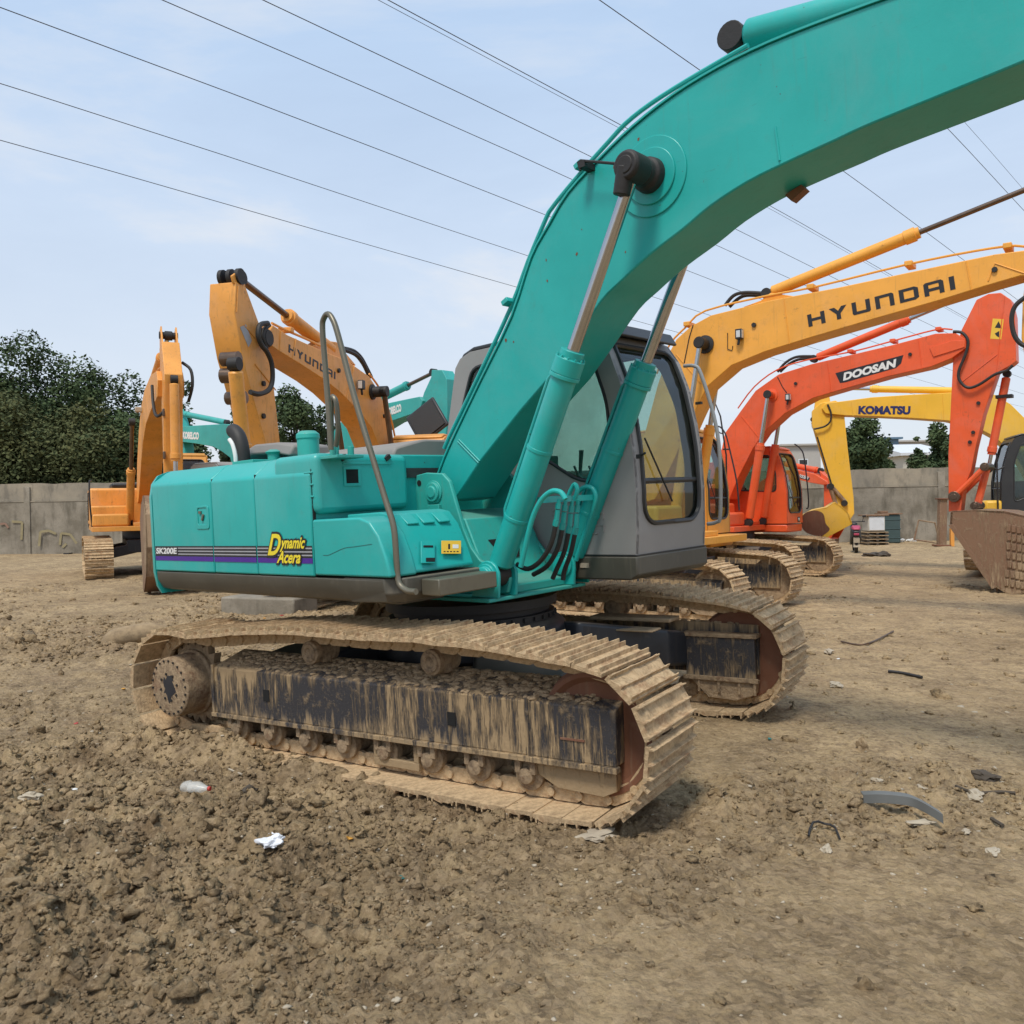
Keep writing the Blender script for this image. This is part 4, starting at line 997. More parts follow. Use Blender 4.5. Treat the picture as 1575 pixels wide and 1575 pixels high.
for k, h in enumerate(hs):
    yy = -.30 + .11 * k; P_ = [v(a, b, 'y', yy) for a, b in h]; g = G(XV); g.tube(smooth_path(P_[1:], 6), .017, 10); hz_ = obj('hydraulic_hose', g, 'rubber', T0)
    g = G(XV); g.tube([P_[0], P_[0].lerp(P_[1], .3)], .013, 8); g.cyl(P_[0].lerp(P_[1], .2), P_[0].lerp(P_[1], .45), .019, n=6); g.cyl(P_[0].lerp(P_[1], .5), P_[1], .017, n=8); g.cyl(P_[1], P_[1].lerp(P_[2], .25), .021, n=6); obj('hose_fitting', g, 'teal', hz_)
# ---- hood, tank cap, exhaust, handrails
g = G(XV); g.ext(round_poly([Vector((-.12, y, z)) for y, z in ((-.62, 2.05), (-.60, 2.20), (-.30, 2.27), (.34, 2.27), (.38, 2.05))], .05), (-1.7, 0, 0)); obj('engine_hood', g, 'hoodgrey', T0, .02)
g = G(XV); g.bb((-.115, -.6, 1.98), (-.09, .36, 2.05)); g.bb((-.13, -.52, 1.7), (-.12, .3, 1.98)); obj('bulkhead', g, 'interior', T0)
p = v(475, 700, 'y', -.75); g = G(XV); g.turn((p.x, p.y, 2.15), (0, 0, 1), [(0, .085), (.18, .085), (.185, .092), (.22, .090), (.245, .06)], 24); obj('air_precleaner', g, 'teal_worn', T0, .004)
g = G(XV); P_ = [v(a, b, 'y', -.55) for a, b in ((400, 706), (420, 693), (455, 690), (480, 694))]; g.loft([[q + Vector((0, s1 * .22, s2)) for s1, s2 in ((-1, -.04), (1, -.04), (.8, .05), (-.8, .05))] for q in P_]); obj('engine_cover', g, 'hoodgrey', T0, .02)
g = G(XV); g.turn(v(421, 699, 'y', -.78), (0, 0, 1), [(-.05, .05), (0, .05), (.02, .07), (.04, .03)], 14); g.bb((-1.5, -1.1, 2.16), (-1.2, -.8, 2.19)); obj('filler_cap', g, 'teal_worn', T0, .004)
P_ = smooth_path([v(a, b, 'y', -.9) for a, b in ((374, 716), (372, 690), (367, 672), (359, 663), (355, 668))], 6)
g = G(XV); g.tube(P_, [.062] * (len(P_) - 6) + [.058, .055, .05, .045, .04, .03], 16); ex = obj('exhaust_pipe', g, 'rubber', T0)
g = G(XV); P_ = smooth_path([v(a, b, 'y', -.97) for a, b in ((363, 716), (362, 700), (358, 684), (353, 676))], 4); g.tube(P_, .018, 8); obj('exhaust_guard', g, 'decal_white', ex)
YR = -1.30
hr = [(640, 910), (628, 909), (617, 902), (612, 890), (610, 865), (607, 822), (603, 800), (594, 772), (572, 700), (545, 610), (520, 515), (511, 490), (504, 483), (498, 490), (496, 505), (500, 560), (506, 640), (509, 692)]
P_ = smooth_path([v(a, b, 'y', YR) for a, b in hr], 4); g = G(XV); g.tube(P_, .019, 12); HRL = obj('handrail', g, 'bronze', T0)
g = G(XV); g.tube(smooth_path([v(a, b, 'y', YR + .12) for a, b in ((516, 690), (520, 660), (518, 625), (514, 612), (510, 618), (510, 690))], 4), .017, 10); obj('rail_post', g, 'bronze', HRL); g = G(XV)
p = v(512, 692, 'y', YR + .06)
for dx, dy in ((0, 0), (.06, .1), (-.05, .06)): g.cyl(p + Vector((dx, dy, -.05)), p + Vector((dx, dy, .02)), .022, n=8)
g.box(p + Vector((0, .05, -.05)), (.24, .22, .02)); obj('rail_foot', g, 'teal_worn', HRL, .003)
# ---- cab
prof = [(-.62, 1.345), (-.60, 2.2), (-.42, 2.9), (-.36, 2.97), (-.24, 3.01), (.78, 3.02), (.93, 3.01), (1.04, 2.95), (1.14, 2.80), (1.22, 2.58), (1.275, 2.30), (1.30, 2.10), (1.31, 1.80), (1.30, 1.50), (1.285, 1.345)]
wn = [(.50, 2.08), (.80, 1.90), (1.08, 1.86), (1.12, 1.98), (1.10, 2.45), (.98, 2.80), (.80, 2.88), (-.22, 2.88), (-.36, 2.55), (-.40, 2.2)]
wf = [(-.1, 1.50), (1.14, 1.50), (1.16, 2.0), (1.10, 2.45), (.96, 2.80), (.80, 2.90), (-.22, 2.90), (-.38, 2.55), (-.42, 2.1), (-.3, 1.8)]
make_cab(T0, XV, prof, 8, .37, 1.345, wn, wf, 'cabgrey', 'cabblack', 'cabblack', 'glass', bar_z=.685, skirt=.13)
g = G(XV)
for z in (1.74, 1.65, 1.56):                                             # pressed ribs below the window
    g.tube(smooth_path([Vector((.55, .368, z)), Vector((.98, .368, z)), Vector((1.02, .368, z - .012)), Vector((1.02, .368, z - .045))], 3), .006, 6); g.tube([Vector((.55, .368, z - .06)), Vector((.97, .368, z - .06))], .006, 6)
obj('pressed_rib', g, 'cabgrey', T0)
g = G(XV); g.loft([[Vector((x, y, z)) for x, z in ((-.55, 1.335), (1.30, 1.335), (1.30, 1.20), (1.24, 1.165), (-.55, 1.165))] for y in (.36, 1.36)]); cs = obj('cab_skirt', g, 'olive', T0, .012)
g = G(XV); g.bb((-.55, .362, 1.337), (1.295, 1.352, 1.344)); obj('rubber_mount', g, 'black', cs)
for x0, x1 in ((.62, .70), (.80, .88)): g = G(XV); g.bb((x0, .352, 1.25), (x1, .359, 1.285)); obj('worn_label', g, 'stone', cs)
# cab roof visor and mirror rail
g = G(XV); g.ext([Vector((x, .42, z)) for x, z in ((.70, 3.03), (1.08, 2.985), (1.13, 2.93), (1.155, 2.94), (1.10, 3.03), (.72, 3.075))], (0, .88, 0)); obj('roof_visor', g, 'cabblack', T0, .01)
g = G(XV); rl = [v(a, b, 'y', 1.42) for a, b in ((1088, 806), (1102, 803), (1108, 790), (1107, 700), (1098, 640), (1078, 575), (1068, 563), (1052, 563))]; g.tube(smooth_path(rl, 4), .015, 10); mrr = obj('mirror_rail', g, 'steelgrey', T0)
g = G(XV); g.box(v(1075, 620, 'y', 1.44), (.05, .03, .02)); obj('rail_clip', g, 'blackpart', mrr)
g = G(XV); p = v(984, 702, 'y', .36); g.box(p, (.05, .02, .03)); g.tube([p, p + Vector((.06, -.02, .02))], .008, 6); obj('window_latch', g, 'blackpart', T0)
# arm cylinder above the boom, and the arm end just outside the picture
A_ = v(1130, 60, 'y', YB + BW / 2); B_ = tip + ROT @ Vector((-.28, 0, .60))
hydraulic(T0, XV, A_, B_, .62, .085, .042, 'teal', 'arm_cylinder')

# ------------------------------------------------------------------ OTHER MACHINES
GRP = 'crawler excavators in the yard'
def machine(fr, label, scale=1.0):
    m = fr.M(); return empty('crawler_excavator', m, label, 'excavator', GRP)
def SCL(k): return Matrix.Scale(k, 4) if k != 1 else None
def outline(T, fr, pts, y, wdt, name, mat, bev=.01, parent=None):
    g = G(); g.ext(fr.Y(pts, y), (0, wdt, 0)); return obj(name, g, mat, parent or T, bev, ang=30)
def lamp(T, p, mat='black'):
    p = Vector(p); g = G(); g.box(p, (.10, .09, .15)); g.cyl(p + Vector((0, 0, -.07)), p + Vector((-.02, 0, -.16)), .02, n=8); o = obj('work_lamp', g, mat, T, .02)
    g = G(); g.box(p + Vector((.052, 0, 0)), (.006, .07, .12)); g.box(p + Vector((0, -.047, 0)), (.06, .004, .10)); obj('lamp_lens', g, 'lamp_glass', o)
def pipes(T, fr, px, ys, r, mat, clamps=()):
    g = G()
    for y in ys: g.tube(smooth_path(fr.Y(px, y), 3), r, 7)
    p = obj('hydraulic_pipe', g, mat, T)
    for a, b in clamps: g = G(); g.box(fr.P(a, b, 'y', sum(ys) / len(ys)), (.10, abs(ys[0] - ys[-1]) + .1, .07)); obj('pipe_clamp', g, mat, p, .01)
def bucket(T, X, side, wdt, mat, teeth_dir, n=5, thick=.03, ribs=0, tooth=.16):
    """side: closed side outline, first two points are the open mouth's lips; wdt is the (0,w,0) sweep"""
    side = [Vector(p) for p in side]; c = sum(side, Vector()) / len(side); W_ = Vector((0, wdt, 0)); g = G(X)
    sg = 1 if wdt > 0 else -1
    g.ext(side, (0, sg * thick, 0)); b = obj('bucket_side', g, mat, T, .006); g = G(X); g.ext([p + W_ for p in side], (0, -sg * thick, 0)); obj('bucket_side', g, mat, T, .006)
    g = G(X); sh = side[1:] + [side[0]]
    inn = [p + (c - p).normalized() * thick * 1.4 for p in sh]
    for i in range(len(sh) - 1):
        vs = [sh[i], sh[i + 1], inn[i + 1], inn[i]]; g.ext(vs, W_)
    b2 = obj('bucket', g, mat, T, .004)
    g = G(X); td = Vector(teeth_dir).normalized(); a = side[1]
    for k in range(n):
        o = a + W_ * ((k + .5) / n); w2 = .04
        g.loft([[o + Vector((0, -w2, 0)) - Vector((.02, 0, 0)), o + Vector((0, w2, 0)) - Vector((.02, 0, 0)), o + Vector((0, w2, 0)) + Vector((.025, 0, 0)), o + Vector((0, -w2, 0)) + Vector((.025, 0, 0))],
                [o + td * tooth + Vector((0, -w2 * .6, 0)), o + td * tooth + Vector((0, w2 * .6, 0)), o + td * tooth + Vector((0, w2 * .6, .006)), o + td * tooth + Vector((0, -w2 * .6, .006))]])
    obj('bucket_teeth', g, 'bucket', b2)
    return b2

GCAB = [(-.62, 1.22), (-.62, 2.2), (-.50, 2.85), (-.40, 2.93), (.86, 2.95), (1.0, 2.90), (1.10, 2.72), (1.20, 2.35), (1.26, 1.95), (1.27, 1.22)]
GWN = [(-.1, 2.0), (1.02, 1.95), (1.02, 2.35), (.88, 2.78), (-.35, 2.78), (-.42, 2.3)]
def gcab(T, X, mat, dx=0, frame='cabblack', y0=.37, y1=1.345):
    P_ = [(x + dx, z) for x, z in GCAB]; W_ = [(x + dx, z) for x, z in GWN]; D_ = [(x + dx, z if z > 1.99 else 1.5) for x, z in GWN]
    return make_cab(T, X, P_, 5, y0, y1, W_, D_, mat, mat, frame, 'glass', bar_z=.66, skirt=.14)
def bg_tracks(T, X): make_track(T, -1, -1.19, X); make_track(T, 1, 1.19, X)

bucket(T0, XV, BKT[0], 1.0, 'bucket', (0, 0, -1))
# --- right-hand orange-yellow machine behind the cab
HF = Fr((2.19, 14.09, 0), 36.25)
H = machine(HF, 'orange-yellow crawler excavator with black block lettering on its boom, just right of the teal one')
bg_tracks(H, None); simple_house(H, None, 'yelloworange'); gcab(H, None, 'yelloworange', -.33)
g = G(); g.bb((.3, .38, 1.0), (1.0, 1.33, 1.2)); obj('cab_skirt', g, 'yelloworange', H, .03)
top = [(972, 742), (988, 680), (1012, 590), (1028, 545), (1040, 522), (1062, 502), (1093, 485), (1125, 477), (1180, 463), (1290, 442), (1430, 412), (1530, 391), (1575, 385), (1615, 392), (1630, 410)]
bot = [(1600, 425), (1570, 424), (1515, 440), (1448, 461), (1346, 490), (1244, 520), (1176, 541), (1125, 562), (1087, 595), (1066, 640), (1040, 700), (1008, 768), (985, 775)]
HB = outline(H, HF, top + bot, -.25, .46, 'boom', 'yelloworange')
A_, B_ = HF.P(1244, 503, 'y', -.25), HF.P(1470, 444.5, 'y', -.25); hh = (HF.P(1244, 484, 'y', -.25) - A_).length
g = place2d(block_text('HYUNDAI'), A_, B_, hh, NV * .003 / .003, UZ, .004); obj('lettering', g, 'logo_black', HB)
pipes(HB, HF, [(1010, 575), (1030, 530), (1055, 503), (1085, 478), (1180, 455), (1255, 441), (1390, 408), (1500, 386), (1562, 378), (1590, 384)], (-.18, -.10, .0), .016, 'yelloworange', ((1061, 500), (1250, 443), (1400, 408), (1551, 381)))
g = G(); pc_ = HF.P(1085, 530, 'y', -.25); g.turn(pc_, (0, -1, 0), [(0, .14), (.03, .14), (.04, .09), (.25, .09)], 24); obj('pin_boss', g, 'blackpart', HB)
hydraulic(H, None, (.71, -.45, 1.27), (pc_.x, -.45, pc_.z), .55, .08, .04, 'yelloworange'); hydraulic(H, None, (.71, .38, 1.27), (pc_.x, .38, pc_.z), .55, .08, .04, 'yelloworange')
hydraulic(H, None, HF.P(1180, 452, 'y', -.02), HF.P(1668, 255, 'y', -.02), .50, .085, .036, 'yelloworange', 'arm_cylinder', 'rodbrown')
outline(H, HF, [(1143, 472), (1170, 462), (1185, 450), (1200, 452), (1225, 456)], -.10, .16, 'cylinder_bracket', 'yelloworange')
g = G(); g.tube(smooth_path(HF.Y([(1115, 470), (1128, 455), (1145, 450), (1175, 451)], -.05), 5), .028, 8); g.tube(smooth_path(HF.Y([(1122, 472), (1136, 459), (1150, 454), (1178, 455)], .03), 5), .028, 8); obj('hydraulic_hose', g, 'rubber', HB)
g = G(); g.tube(smooth_path(HF.Y([(1580, 455), (1562, 470), (1556, 490), (1560, 515), (1572, 530), (1590, 535)], -.33), 5), .028, 8); obj('hydraulic_hose', g, 'rubber', HB)
lamp(HB, HF.P(1137, 514, 'y', -.31)); g = G(); g.tube(HF.Y([(1119, 512), (1119, 537), (1126, 539), (1127, 532)], -.258), .006, 5); obj('lamp_cable', g, 'blackpart', HB)
HA = outline(H, HF, [(1600, 300), (1640, 310), (1690, 400), (1700, 600), (1720, 790), (1690, 800), (1620, 700), (1585, 600), (1571, 520), (1573, 460), (1585, 380)], -.19, .34, 'arm', 'yelloworange')
bk = HF.P(1705, 800, 'y', -.5) + Vector((.15, 0, 0)); S_ = [bk + Vector((a, 0, b)) for a, b in ((-.75, .05), (-.35, -1.0), (-.05, -1.1), (.45, -.85), (.62, -.4), (.5, .05), (.1, .25), (-.4, .25))]
bucket(H, None, S_, 1.1, 'bucket', (.1, 0, -1))
g = G(); g.tube(HF.Y([(1118, 790), (1117, 700), (1108, 640), (1100, 620), (1093, 625)], 1.36), .015, 6); obj('mirror_rail', g, 'black', H)

# --- red-orange machine behind it
DF = Fr((4.98, 19.69, 0), 38.86)
D = machine(DF, 'red-orange crawler excavator with black name panel on its boom and large rusty bucket')
bg_tracks(D, None); simple_house(D, None, 'redorange', xf=.75); gcab(D, None, 'redorange', .0)
g = G(); g.bb((.3, .38, 1.02), (1.26, 1.33, 1.2)); ds = obj('cab_skirt', g, 'redorange', D, .03)
g = G(); g.box((1.265, 1.08, 1.30), (.02, .16, .12)); dl = obj('front_lamp', g, 'black', D, .01); g = G(); g.turn((1.275, 1.08, 1.30), (1, 0, 0), [(0, .04), (.01, .03)], 12); obj('lamp_lens', g, 'lamp_glass', dl)
top = [(1104, 742), (1108, 700), (1115, 666), (1140, 631), (1162, 601), (1197, 576), (1248, 560), (1308, 546), (1375, 530), (1439, 513), (1470, 512), (1485, 522), (1486, 535)]
bot = [(1464, 551), (1432, 564), (1366, 579), (1302, 597), (1251, 612), (1207, 636), (1175, 665), (1158, 690), (1135, 735), (1122, 768), (1108, 768)]
DB = outline(D, DF, top + bot, -.25, .45, 'boom', 'redorange')
g = G(); g.ext(DF.Y([(1285, 574), (1389.5, 546), (1386, 559), (1378, 566), (1300, 588), (1292, 589)], -.25), (0, -.004, 0)); pn = obj('name_panel', g, 'logo_black', DB)
A_, B_ = DF.P(1297, 586, 'y', -.25), DF.P(1381, 564, 'y', -.25)
font_text('lettering', 'DOOSAN', A_, B_, .165, NV, UZ, .002, 'decal_white', pn, None, .05, .25, .006)
g = G(); g.ext(DF.Y([(1430, 535), (1465, 524), (1484, 524), (1484, 534), (1436, 549)], -.252), (0, -.02, 0)); obj('tip_plate', g, 'redorange', DB, .004)
pipes(DB, DF, [(1135, 628), (1160, 595), (1195, 569), (1240, 554), (1310, 541), (1375, 524), (1440, 507), (1465, 507)], (-.17, -.08, .02), .016, 'redorange', ((1310, 541), (1375, 525), (1445, 507)))
pc_ = DF.P(1187, 608, 'y', -.25); g = G(); g.turn(pc_, (0, -1, 0), [(0, .14), (.02, .14), (.03, .09), (.24, .09)], 24); obj('pin_boss', g, 'redorange', DB)
hydraulic(D, None, (.71, -.45, 1.27), (pc_.x, -.45, pc_.z), .58, .09, .045, 'redorange'); hydraulic(D, None, (.71, .38, 1.27), (pc_.x, .38, pc_.z), .58, .09, .045, 'redorange')
hydraulic(D, None, DF.P(1252, 552, 'y', -.02), DF.P(1492, 452, 'y', -.02), .60, .085, .04, 'redorange', 'arm_cylinder')
g = G(); g.tube(smooth_path(DF.Y([(1196, 572), (1208, 558), (1225, 549), (1248, 548)], -.06), 5), .03, 8); g.tube(smooth_path(DF.Y([(1200, 572), (1212, 561), (1228, 553), (1250, 551)], .04), 5), .03, 8); obj('hydraulic_hose', g, 'rubber', DB)
lamp(DB, DF.P(1212, 611, 'y', -.31))
DA = outline(D, DF, [(1479, 507), (1502, 461), (1520, 452), (1539, 450), (1555, 461), (1561, 486), (1563, 555), (1556, 561), (1534, 573), (1513, 636), (1500, 690), (1494, 723), (1482, 752), (1478, 786), (1459, 787), (1458.5, 700), (1466, 550)], -.16, .33, 'arm', 'redorange')
a0_, b0_ = DF.P(1525, 492, 'y', -.16), DF.P(1540, 526, 'y', -.16)
g = G(); g.ext(DF.Y([(1527, 490), (1544, 491), (1540, 522), (1523, 521)], -.16), (0, -.003, 0)); wl = obj('warning_label', g, 'decal_orange', DA)
g = G(); g.ext(DF.Y([(1530, 504), (1536, 494), (1541, 505)], -.163), (0, -.002, 0)); g.ext(DF.Y([(1530, 513), (1537, 509), (1537, 519), (1533, 517)], -.163), (0, -.002, 0)); obj('label_symbol', g, 'decal_black', wl)
g = G(); g.tube(smooth_path(DF.Y([(1466, 510), (1480, 512), (1489, 525), (1485, 545), (1475, 570), (1476, 585), (1488, 596), (1505, 592), (1530, 576), (1548, 570), (1558, 562)], -.24), 5), .028, 8); obj('hydraulic_hose', g, 'rubber', DA)
hydraulic(D, None, DF.P(1549, 575, 'y', .14), DF.P(1520, 722, 'y', .14), .78, .075, .035, 'redorange', 'bucket_cylinder')
g = G(); g.bb(*[DF.P(1545, 610, 'y', .14) + Vector(k) for k in ((-.14, -.1, -.03), (.14, .1, .03))]); obj('pipe_clamp', g, 'blackpart', DA)
g = G(); a_, b_, c_ = DF.P(1468, 764, 'y', -.22), DF.P(1515, 718, 'y', -.22), DF.P(1500, 778, 'y', -.22)
for yy in (0, .46): g.tube([a_ + Vector((0, yy, 0)), b_ + Vector((0, yy, 0))], .055, 8); 
g.tube([b_ + Vector((0, .2, 0)), c_ + Vector((0, .2, 0))], .07, 8); lk = obj('bucket_link', g, 'redorange', D, .004)
g = G(); 
for q_, r_ in ((a_, .105), (b_, .08), (c_, .08)): g = G(); g.cyl(q_ + Vector((0, -.06, 0)), q_ + Vector((0, .52, 0)), r_, n=18); g.cyl(q_ + Vector((0, -.075, 0)), q_ + Vector((0, -.06, 0)), r_ * .55, n=12); obj('link_pin', g, 'rodbrown', lk, .006)
YBk = -.62; bs = [(1461, 806), (1531, 903), (1556, 918), (1592, 908), (1614, 870), (1610, 826), (1585, 795), (1545, 786), (1500, 784), (1462, 786)]
DK = bucket(D, None, DF.Y(bs, YBk), 1.5, 'bucket', (.05, 0, -1), 5, .035, tooth=.26)
rd = random.Random(8)
for row in range(7):
    for col in range(4):
        q = DF.P(1552 + col * 8 + rd.uniform(-1, 1) - (3 if row > 4 else 0), 812 + row * 14 + col * 1.5, 'y', YBk); g = G(); g.box(q + Vector((0, -.012, 0)), (.065, .026, .13), Matrix.Rotation(R(rd.uniform(-4, 4)), 3, 'Y')); obj('wear_block', g, 'bucket', DK, .008)
g = G()
for a_, b_ in ((1475, 812), (1484, 808)): pass
g = G(); q = DF.Y([(1459, 808), (1466, 806), (1534, 903), (1526, 906)], YBk); g.ext([p + Vector((0, -.02, 0)) for p in q], (0, .02, 0)); g.ext([p + Vector((0, 1.5, 0)) for p in q], (0, .02, 0)); obj('side_cutter', g, 'bucket', DK, .004)
g = G(); g.tube(smooth_path(DF.Y([(1240, 782), (1243, 780), (1243, 760), (1237, 705), (1231, 690), (1222, 683)], 1.42), 4), .016, 6); obj('mirror_rail', g, 'black', D)
g = G(); g.tube(smooth_path(DF.Y([(1137, 785), (1133, 740), (1122, 690), (1116, 668), (1108, 657), (1100, 656)], -1.1), 4), .018, 6); g.tube(DF.Y([(1122, 691), (1112, 691)], -1.1), .018, 6); g.tube(smooth_path(DF.Y([(1104, 657), (1106, 665), (1113, 667)], -1.1), 3), .014, 6); obj('handrail', g, 'black', D)

# --- yellow machine facing left in front of the wall
KF = Fr((12.3, 19.5, .12), 197)
K = machine(KF, 'yellow crawler excavator with dark blue boom lettering facing left in front of the wall')
bg_tracks(K, RZ(R(72))); simple_house(K, None, 'yellow'); gcab(K, None, 'cabblack', .0, y0=.37, y1=1.345)
g = G(); g.bb((.2, .38, 1.0), (1.45, 1.36, 1.2)); g.bb((1.25, .9, 1.2), (1.6, 1.36, 1.55)); obj('cab_skirt', g, 'yellow', K, .06)
top = [(1296, 617), (1340, 611), (1400, 607), (1458, 604), (1500, 603), (1530, 607), (1555, 622), (1585, 652), (1612, 690), (1630, 740), (1632, 768)]
bot = [(1606, 775), (1588, 745), (1565, 705), (1530, 672), (1500, 656), (1458, 647), (1400, 643), (1340, 640), (1300, 639), (1270, 636), (1264, 628), (1270, 620)]
KB = outline(K, KF, top + bot, .22, -.44, 'boom', 'yellow')
A_, B_ = KF.P(1320, 637, 'y', .22), KF.P(1400, 637.5, 'y', .22)
font_text('lettering', 'KOMATSU', A_, B_, .20, Vector((0, 1, 0)), UZ, .003, 'logo_blue', KB, None, .055, .0, .004)
g = G(); g.box(KF.P(1377.5, 626, 'y', .225), (.02, .004, .035), Matrix.Rotation(R(-25), 3, 'Y')); obj('lettering', g, 'logo_blue', KB)
KA = outline(K, KF, [(1249, 632), (1262, 620), (1285, 616), (1297, 622), (1299, 642), (1304, 690), (1313, 765), (1314, 790), (1306, 802), (1294, 800), (1284, 770), (1272, 725), (1256, 668), (1249, 655)], .16, -.30, 'arm', 'yellow')
hydraulic(K, None, KF.P(1478, 601, 'y', 0), KF.P(1262, 597, 'y', 0), .6, .08, .035, 'yellow', 'arm_cylinder'); outline(K, KF, [(1252, 632), (1256, 597), (1268, 592), (1274, 600), (1278, 622)], .09, -.18, 'arm_lug', 'yellow')
hydraulic(K, None, KF.P(1250, 645, 'y', 0), KF.P(1281, 752, 'y', 0), .72, .06, .03, 'yellow', 'bucket_cylinder')
g = G(); g.tube(smooth_path(KF.Y([(1273, 622), (1278, 635), (1277, 648), (1268, 656), (1252, 660)], .24), 4), .022, 7); g.tube(KF.Y([(1257, 672), (1270, 715), (1279, 745)], .17), .018, 6); obj('hydraulic_hose', g, 'rubber', KA)
g = G(); g.tube(KF.Y([(1276, 745), (1300, 772)], .2), .05, 8); g.tube(KF.Y([(1276, 748), (1286, 776)], .2), .05, 8); lk = obj('bucket_link', g, 'bucket', K)
for a, b in ((1278, 748), (1299, 774), (1286, 779), (1303, 797)): g = G(); q = KF.P(a, b, 'y', .26); g.cyl(q, q - Vector((0, .5, 0)), .075, n=14); obj('link_pin', g, 'blackpart', lk)
g = G(); ks = [(1311, 806), (1270, 828), (1255, 824), (1240, 818), (1233, 806), (1237, 792), (1252, 784), (1272, 780), (1284, 772), (1296, 780), (1306, 790)]
bucket(K, None, KF.Y(ks, .55), -1.1, 'yellow', (.5, 0, -1), 4, .03)
g = G(); q = KF.Y([(1262, 826), (1240, 819), (1232, 806), (1236, 791), (1252, 785), (1266, 790), (1270, 805), (1276, 815)], .552); g.ext(smooth_path(q + [q[0]], 4)[:-1], (0, .004, 0)); obj('rust_patch', g, 'rustdisc', K)
g = G(); g.tube(KF.Y([(1535, 785), (1533, 700), (1528, 690)], 1.4), .018, 6); g.tube(KF.Y([(1528, 720), (1536, 722), (1545, 718)], 1.4), .016, 6); obj('handrail', g, 'black', K)

# --- orange machine in the middle, facing the camera's left
MF = Fr((-2.2, 15.8, 0), 104)
Mm = machine(MF, 'orange crawler excavator behind the handrail with its boom angled down and black lettering')
bg_tracks(Mm, None); simple_house(Mm, None, 'orange'); gcab(Mm, None, 'orange')
top = [(415, 508), (420, 500), (442, 515), (495, 539), (520, 549), (537, 557), (568, 579), (583, 602), (592, 624), (601, 660), (609, 700), (612, 725)]
bot = [(590, 735), (584, 690), (572, 658), (553, 633), (523, 603), (499, 584), (462, 560), (428, 539), (412, 527)]
MB = outline(Mm, MF, top + bot, .24, -.46, 'boom', 'orange')
A_, B_ = MF.P(443.5, 541.5, 'y', .24), MF.P(515.5, 583.5, 'y', .24); hh = (MF.P(443.5, 529, 'y', .24) - A_).length
g = place2d(block_text('HYUNDAI'), A_, B_, hh, Vector((0, 1, 0)), UZ, .004); obj('lettering', g, 'logo_black', MB)
MA = outline(Mm, MF, [(362.5, 433.5), (377, 438.5), (397, 493), (415, 542), (420, 583), (432, 692), (441, 760), (424, 765), (411.5, 692), (387, 603), (373, 550), (361, 481)], .17, -.36, 'arm', 'orange')
g = G(); g.ext(MF.Y([(369, 503), (378, 499), (387, 524), (382, 534)], .172), (0, .003, 0)); obj('pale_label', g, 'decal_grey', MA)
g = G()
for yy in (.14, .02, -.10): g.turn(MF.P(362, 426, 'y', .1) + Vector((0, yy - .1, 0)), (0, 1, 0), [(0, .10), (.05, .10)], 18)
obj('rod_end', g, 'blackpart', MA); outline(Mm, MF, [(360, 436), (357, 424), (366, 417), (374, 424), (378, 440)], .16, -.03, 'arm_lug', 'orange', parent=MA); outline(Mm, MF, [(360, 436), (357, 424), (366, 417), (374, 424), (378, 440)], -.12, -.03, 'arm_lug', 'orange', parent=MA)
hydraulic(Mm, None, MF.P(513, 541, 'y', 0), MF.P(367, 428, 'y', 0), .50, .10, .045, 'orange', 'arm_cylinder', 'rodbrown')
outline(Mm, MF, [(480, 534), (495, 523), (518, 526), (548, 562), (520, 552)], .08, -.16, 'cylinder_bracket', 'orange')
pc_ = MF.P(572, 603, 'y', .24); g = G(); g.turn(pc_, (0, 1, 0), [(0, .13), (.03, .13), (.04, .09), (.24, .09)], 20); obj('pin_boss', g, 'blackpart', MB)
hydraulic(Mm, None, (.71, .46, 1.27), (pc_.x, .46, pc_.z), .5, .085, .045, 'orange', 'boom_cylinder', 'rodbrown'); hydraulic(Mm, None, (.71, -.46, 1.27), (pc_.x, -.46, pc_.z), .5, .085, .045, 'orange', 'boom_cylinder', 'rodbrown')
g = G(); g.tube(smooth_path(MF.Y([(412, 497), (400, 500), (397, 515), (402, 530), (411, 542), (418, 560), (419, 585), (413, 600), (398, 606), (385, 603)], .3), 5), .033, 8); g.tube(smooth_path(MF.Y([(414, 500), (406, 508), (404, 520), (410, 536)], .26), 4), .03, 8); obj('hydraulic_hose', g, 'rubber', MA)
g = G(); g.tube(smooth_path(MF.Y([(528, 538), (540, 542), (550, 548), (560, 562), (568, 580)], .05), 5), .035, 8); g.tube(smooth_path(MF.Y([(530, 536), (544, 540), (555, 550), (563, 564), (571, 580)], -.05), 5), .035, 8); obj('hydraulic_hose', g, 'rubber', MB)
pipes(MB, MF, [(418, 497), (440, 508), (470, 521), (500, 535)], (.15, .05), .018, 'orange', ((440, 508),))
pipes(MB, MF, [(568, 575), (583, 596), (594, 620), (604, 655), (612, 700)], (.15, .05), .018, 'orange', ((588, 607),))
lamp(MB, MF.P(556, 592, 'y', .32))
g = G(); p = MF.P(412, 520, 'y', .26)
g.turn(p, (0, 1, 0), [(0, .12), (.03, .10)], 14); obj('greasy_joint', g, 'blackpart', MB)
g = G(); q = [MF.P(a, b, 'y', .45) for a, b in ((348, 540), (356, 560), (352, 575))]
pj = MF.P(356, 552, 'x', 5.75); g.cyl(pj + Vector((0, -.12, 0)), pj + Vector((0, .10, 0)), .085, n=18); g.cyl(pj + Vector((.02, -.12, -.2)), pj + Vector((0, .1, -.2)), .09, n=14); g.tube([pj, pj + Vector((-.12, 0, -.45))], .07, 8); g.cyl(pj + Vector((-.12, -.14, -.45)), pj + Vector((-.12, .1, -.45)), .08, n=14)
obj('greasy_joint', g, 'rodbrown', MA)
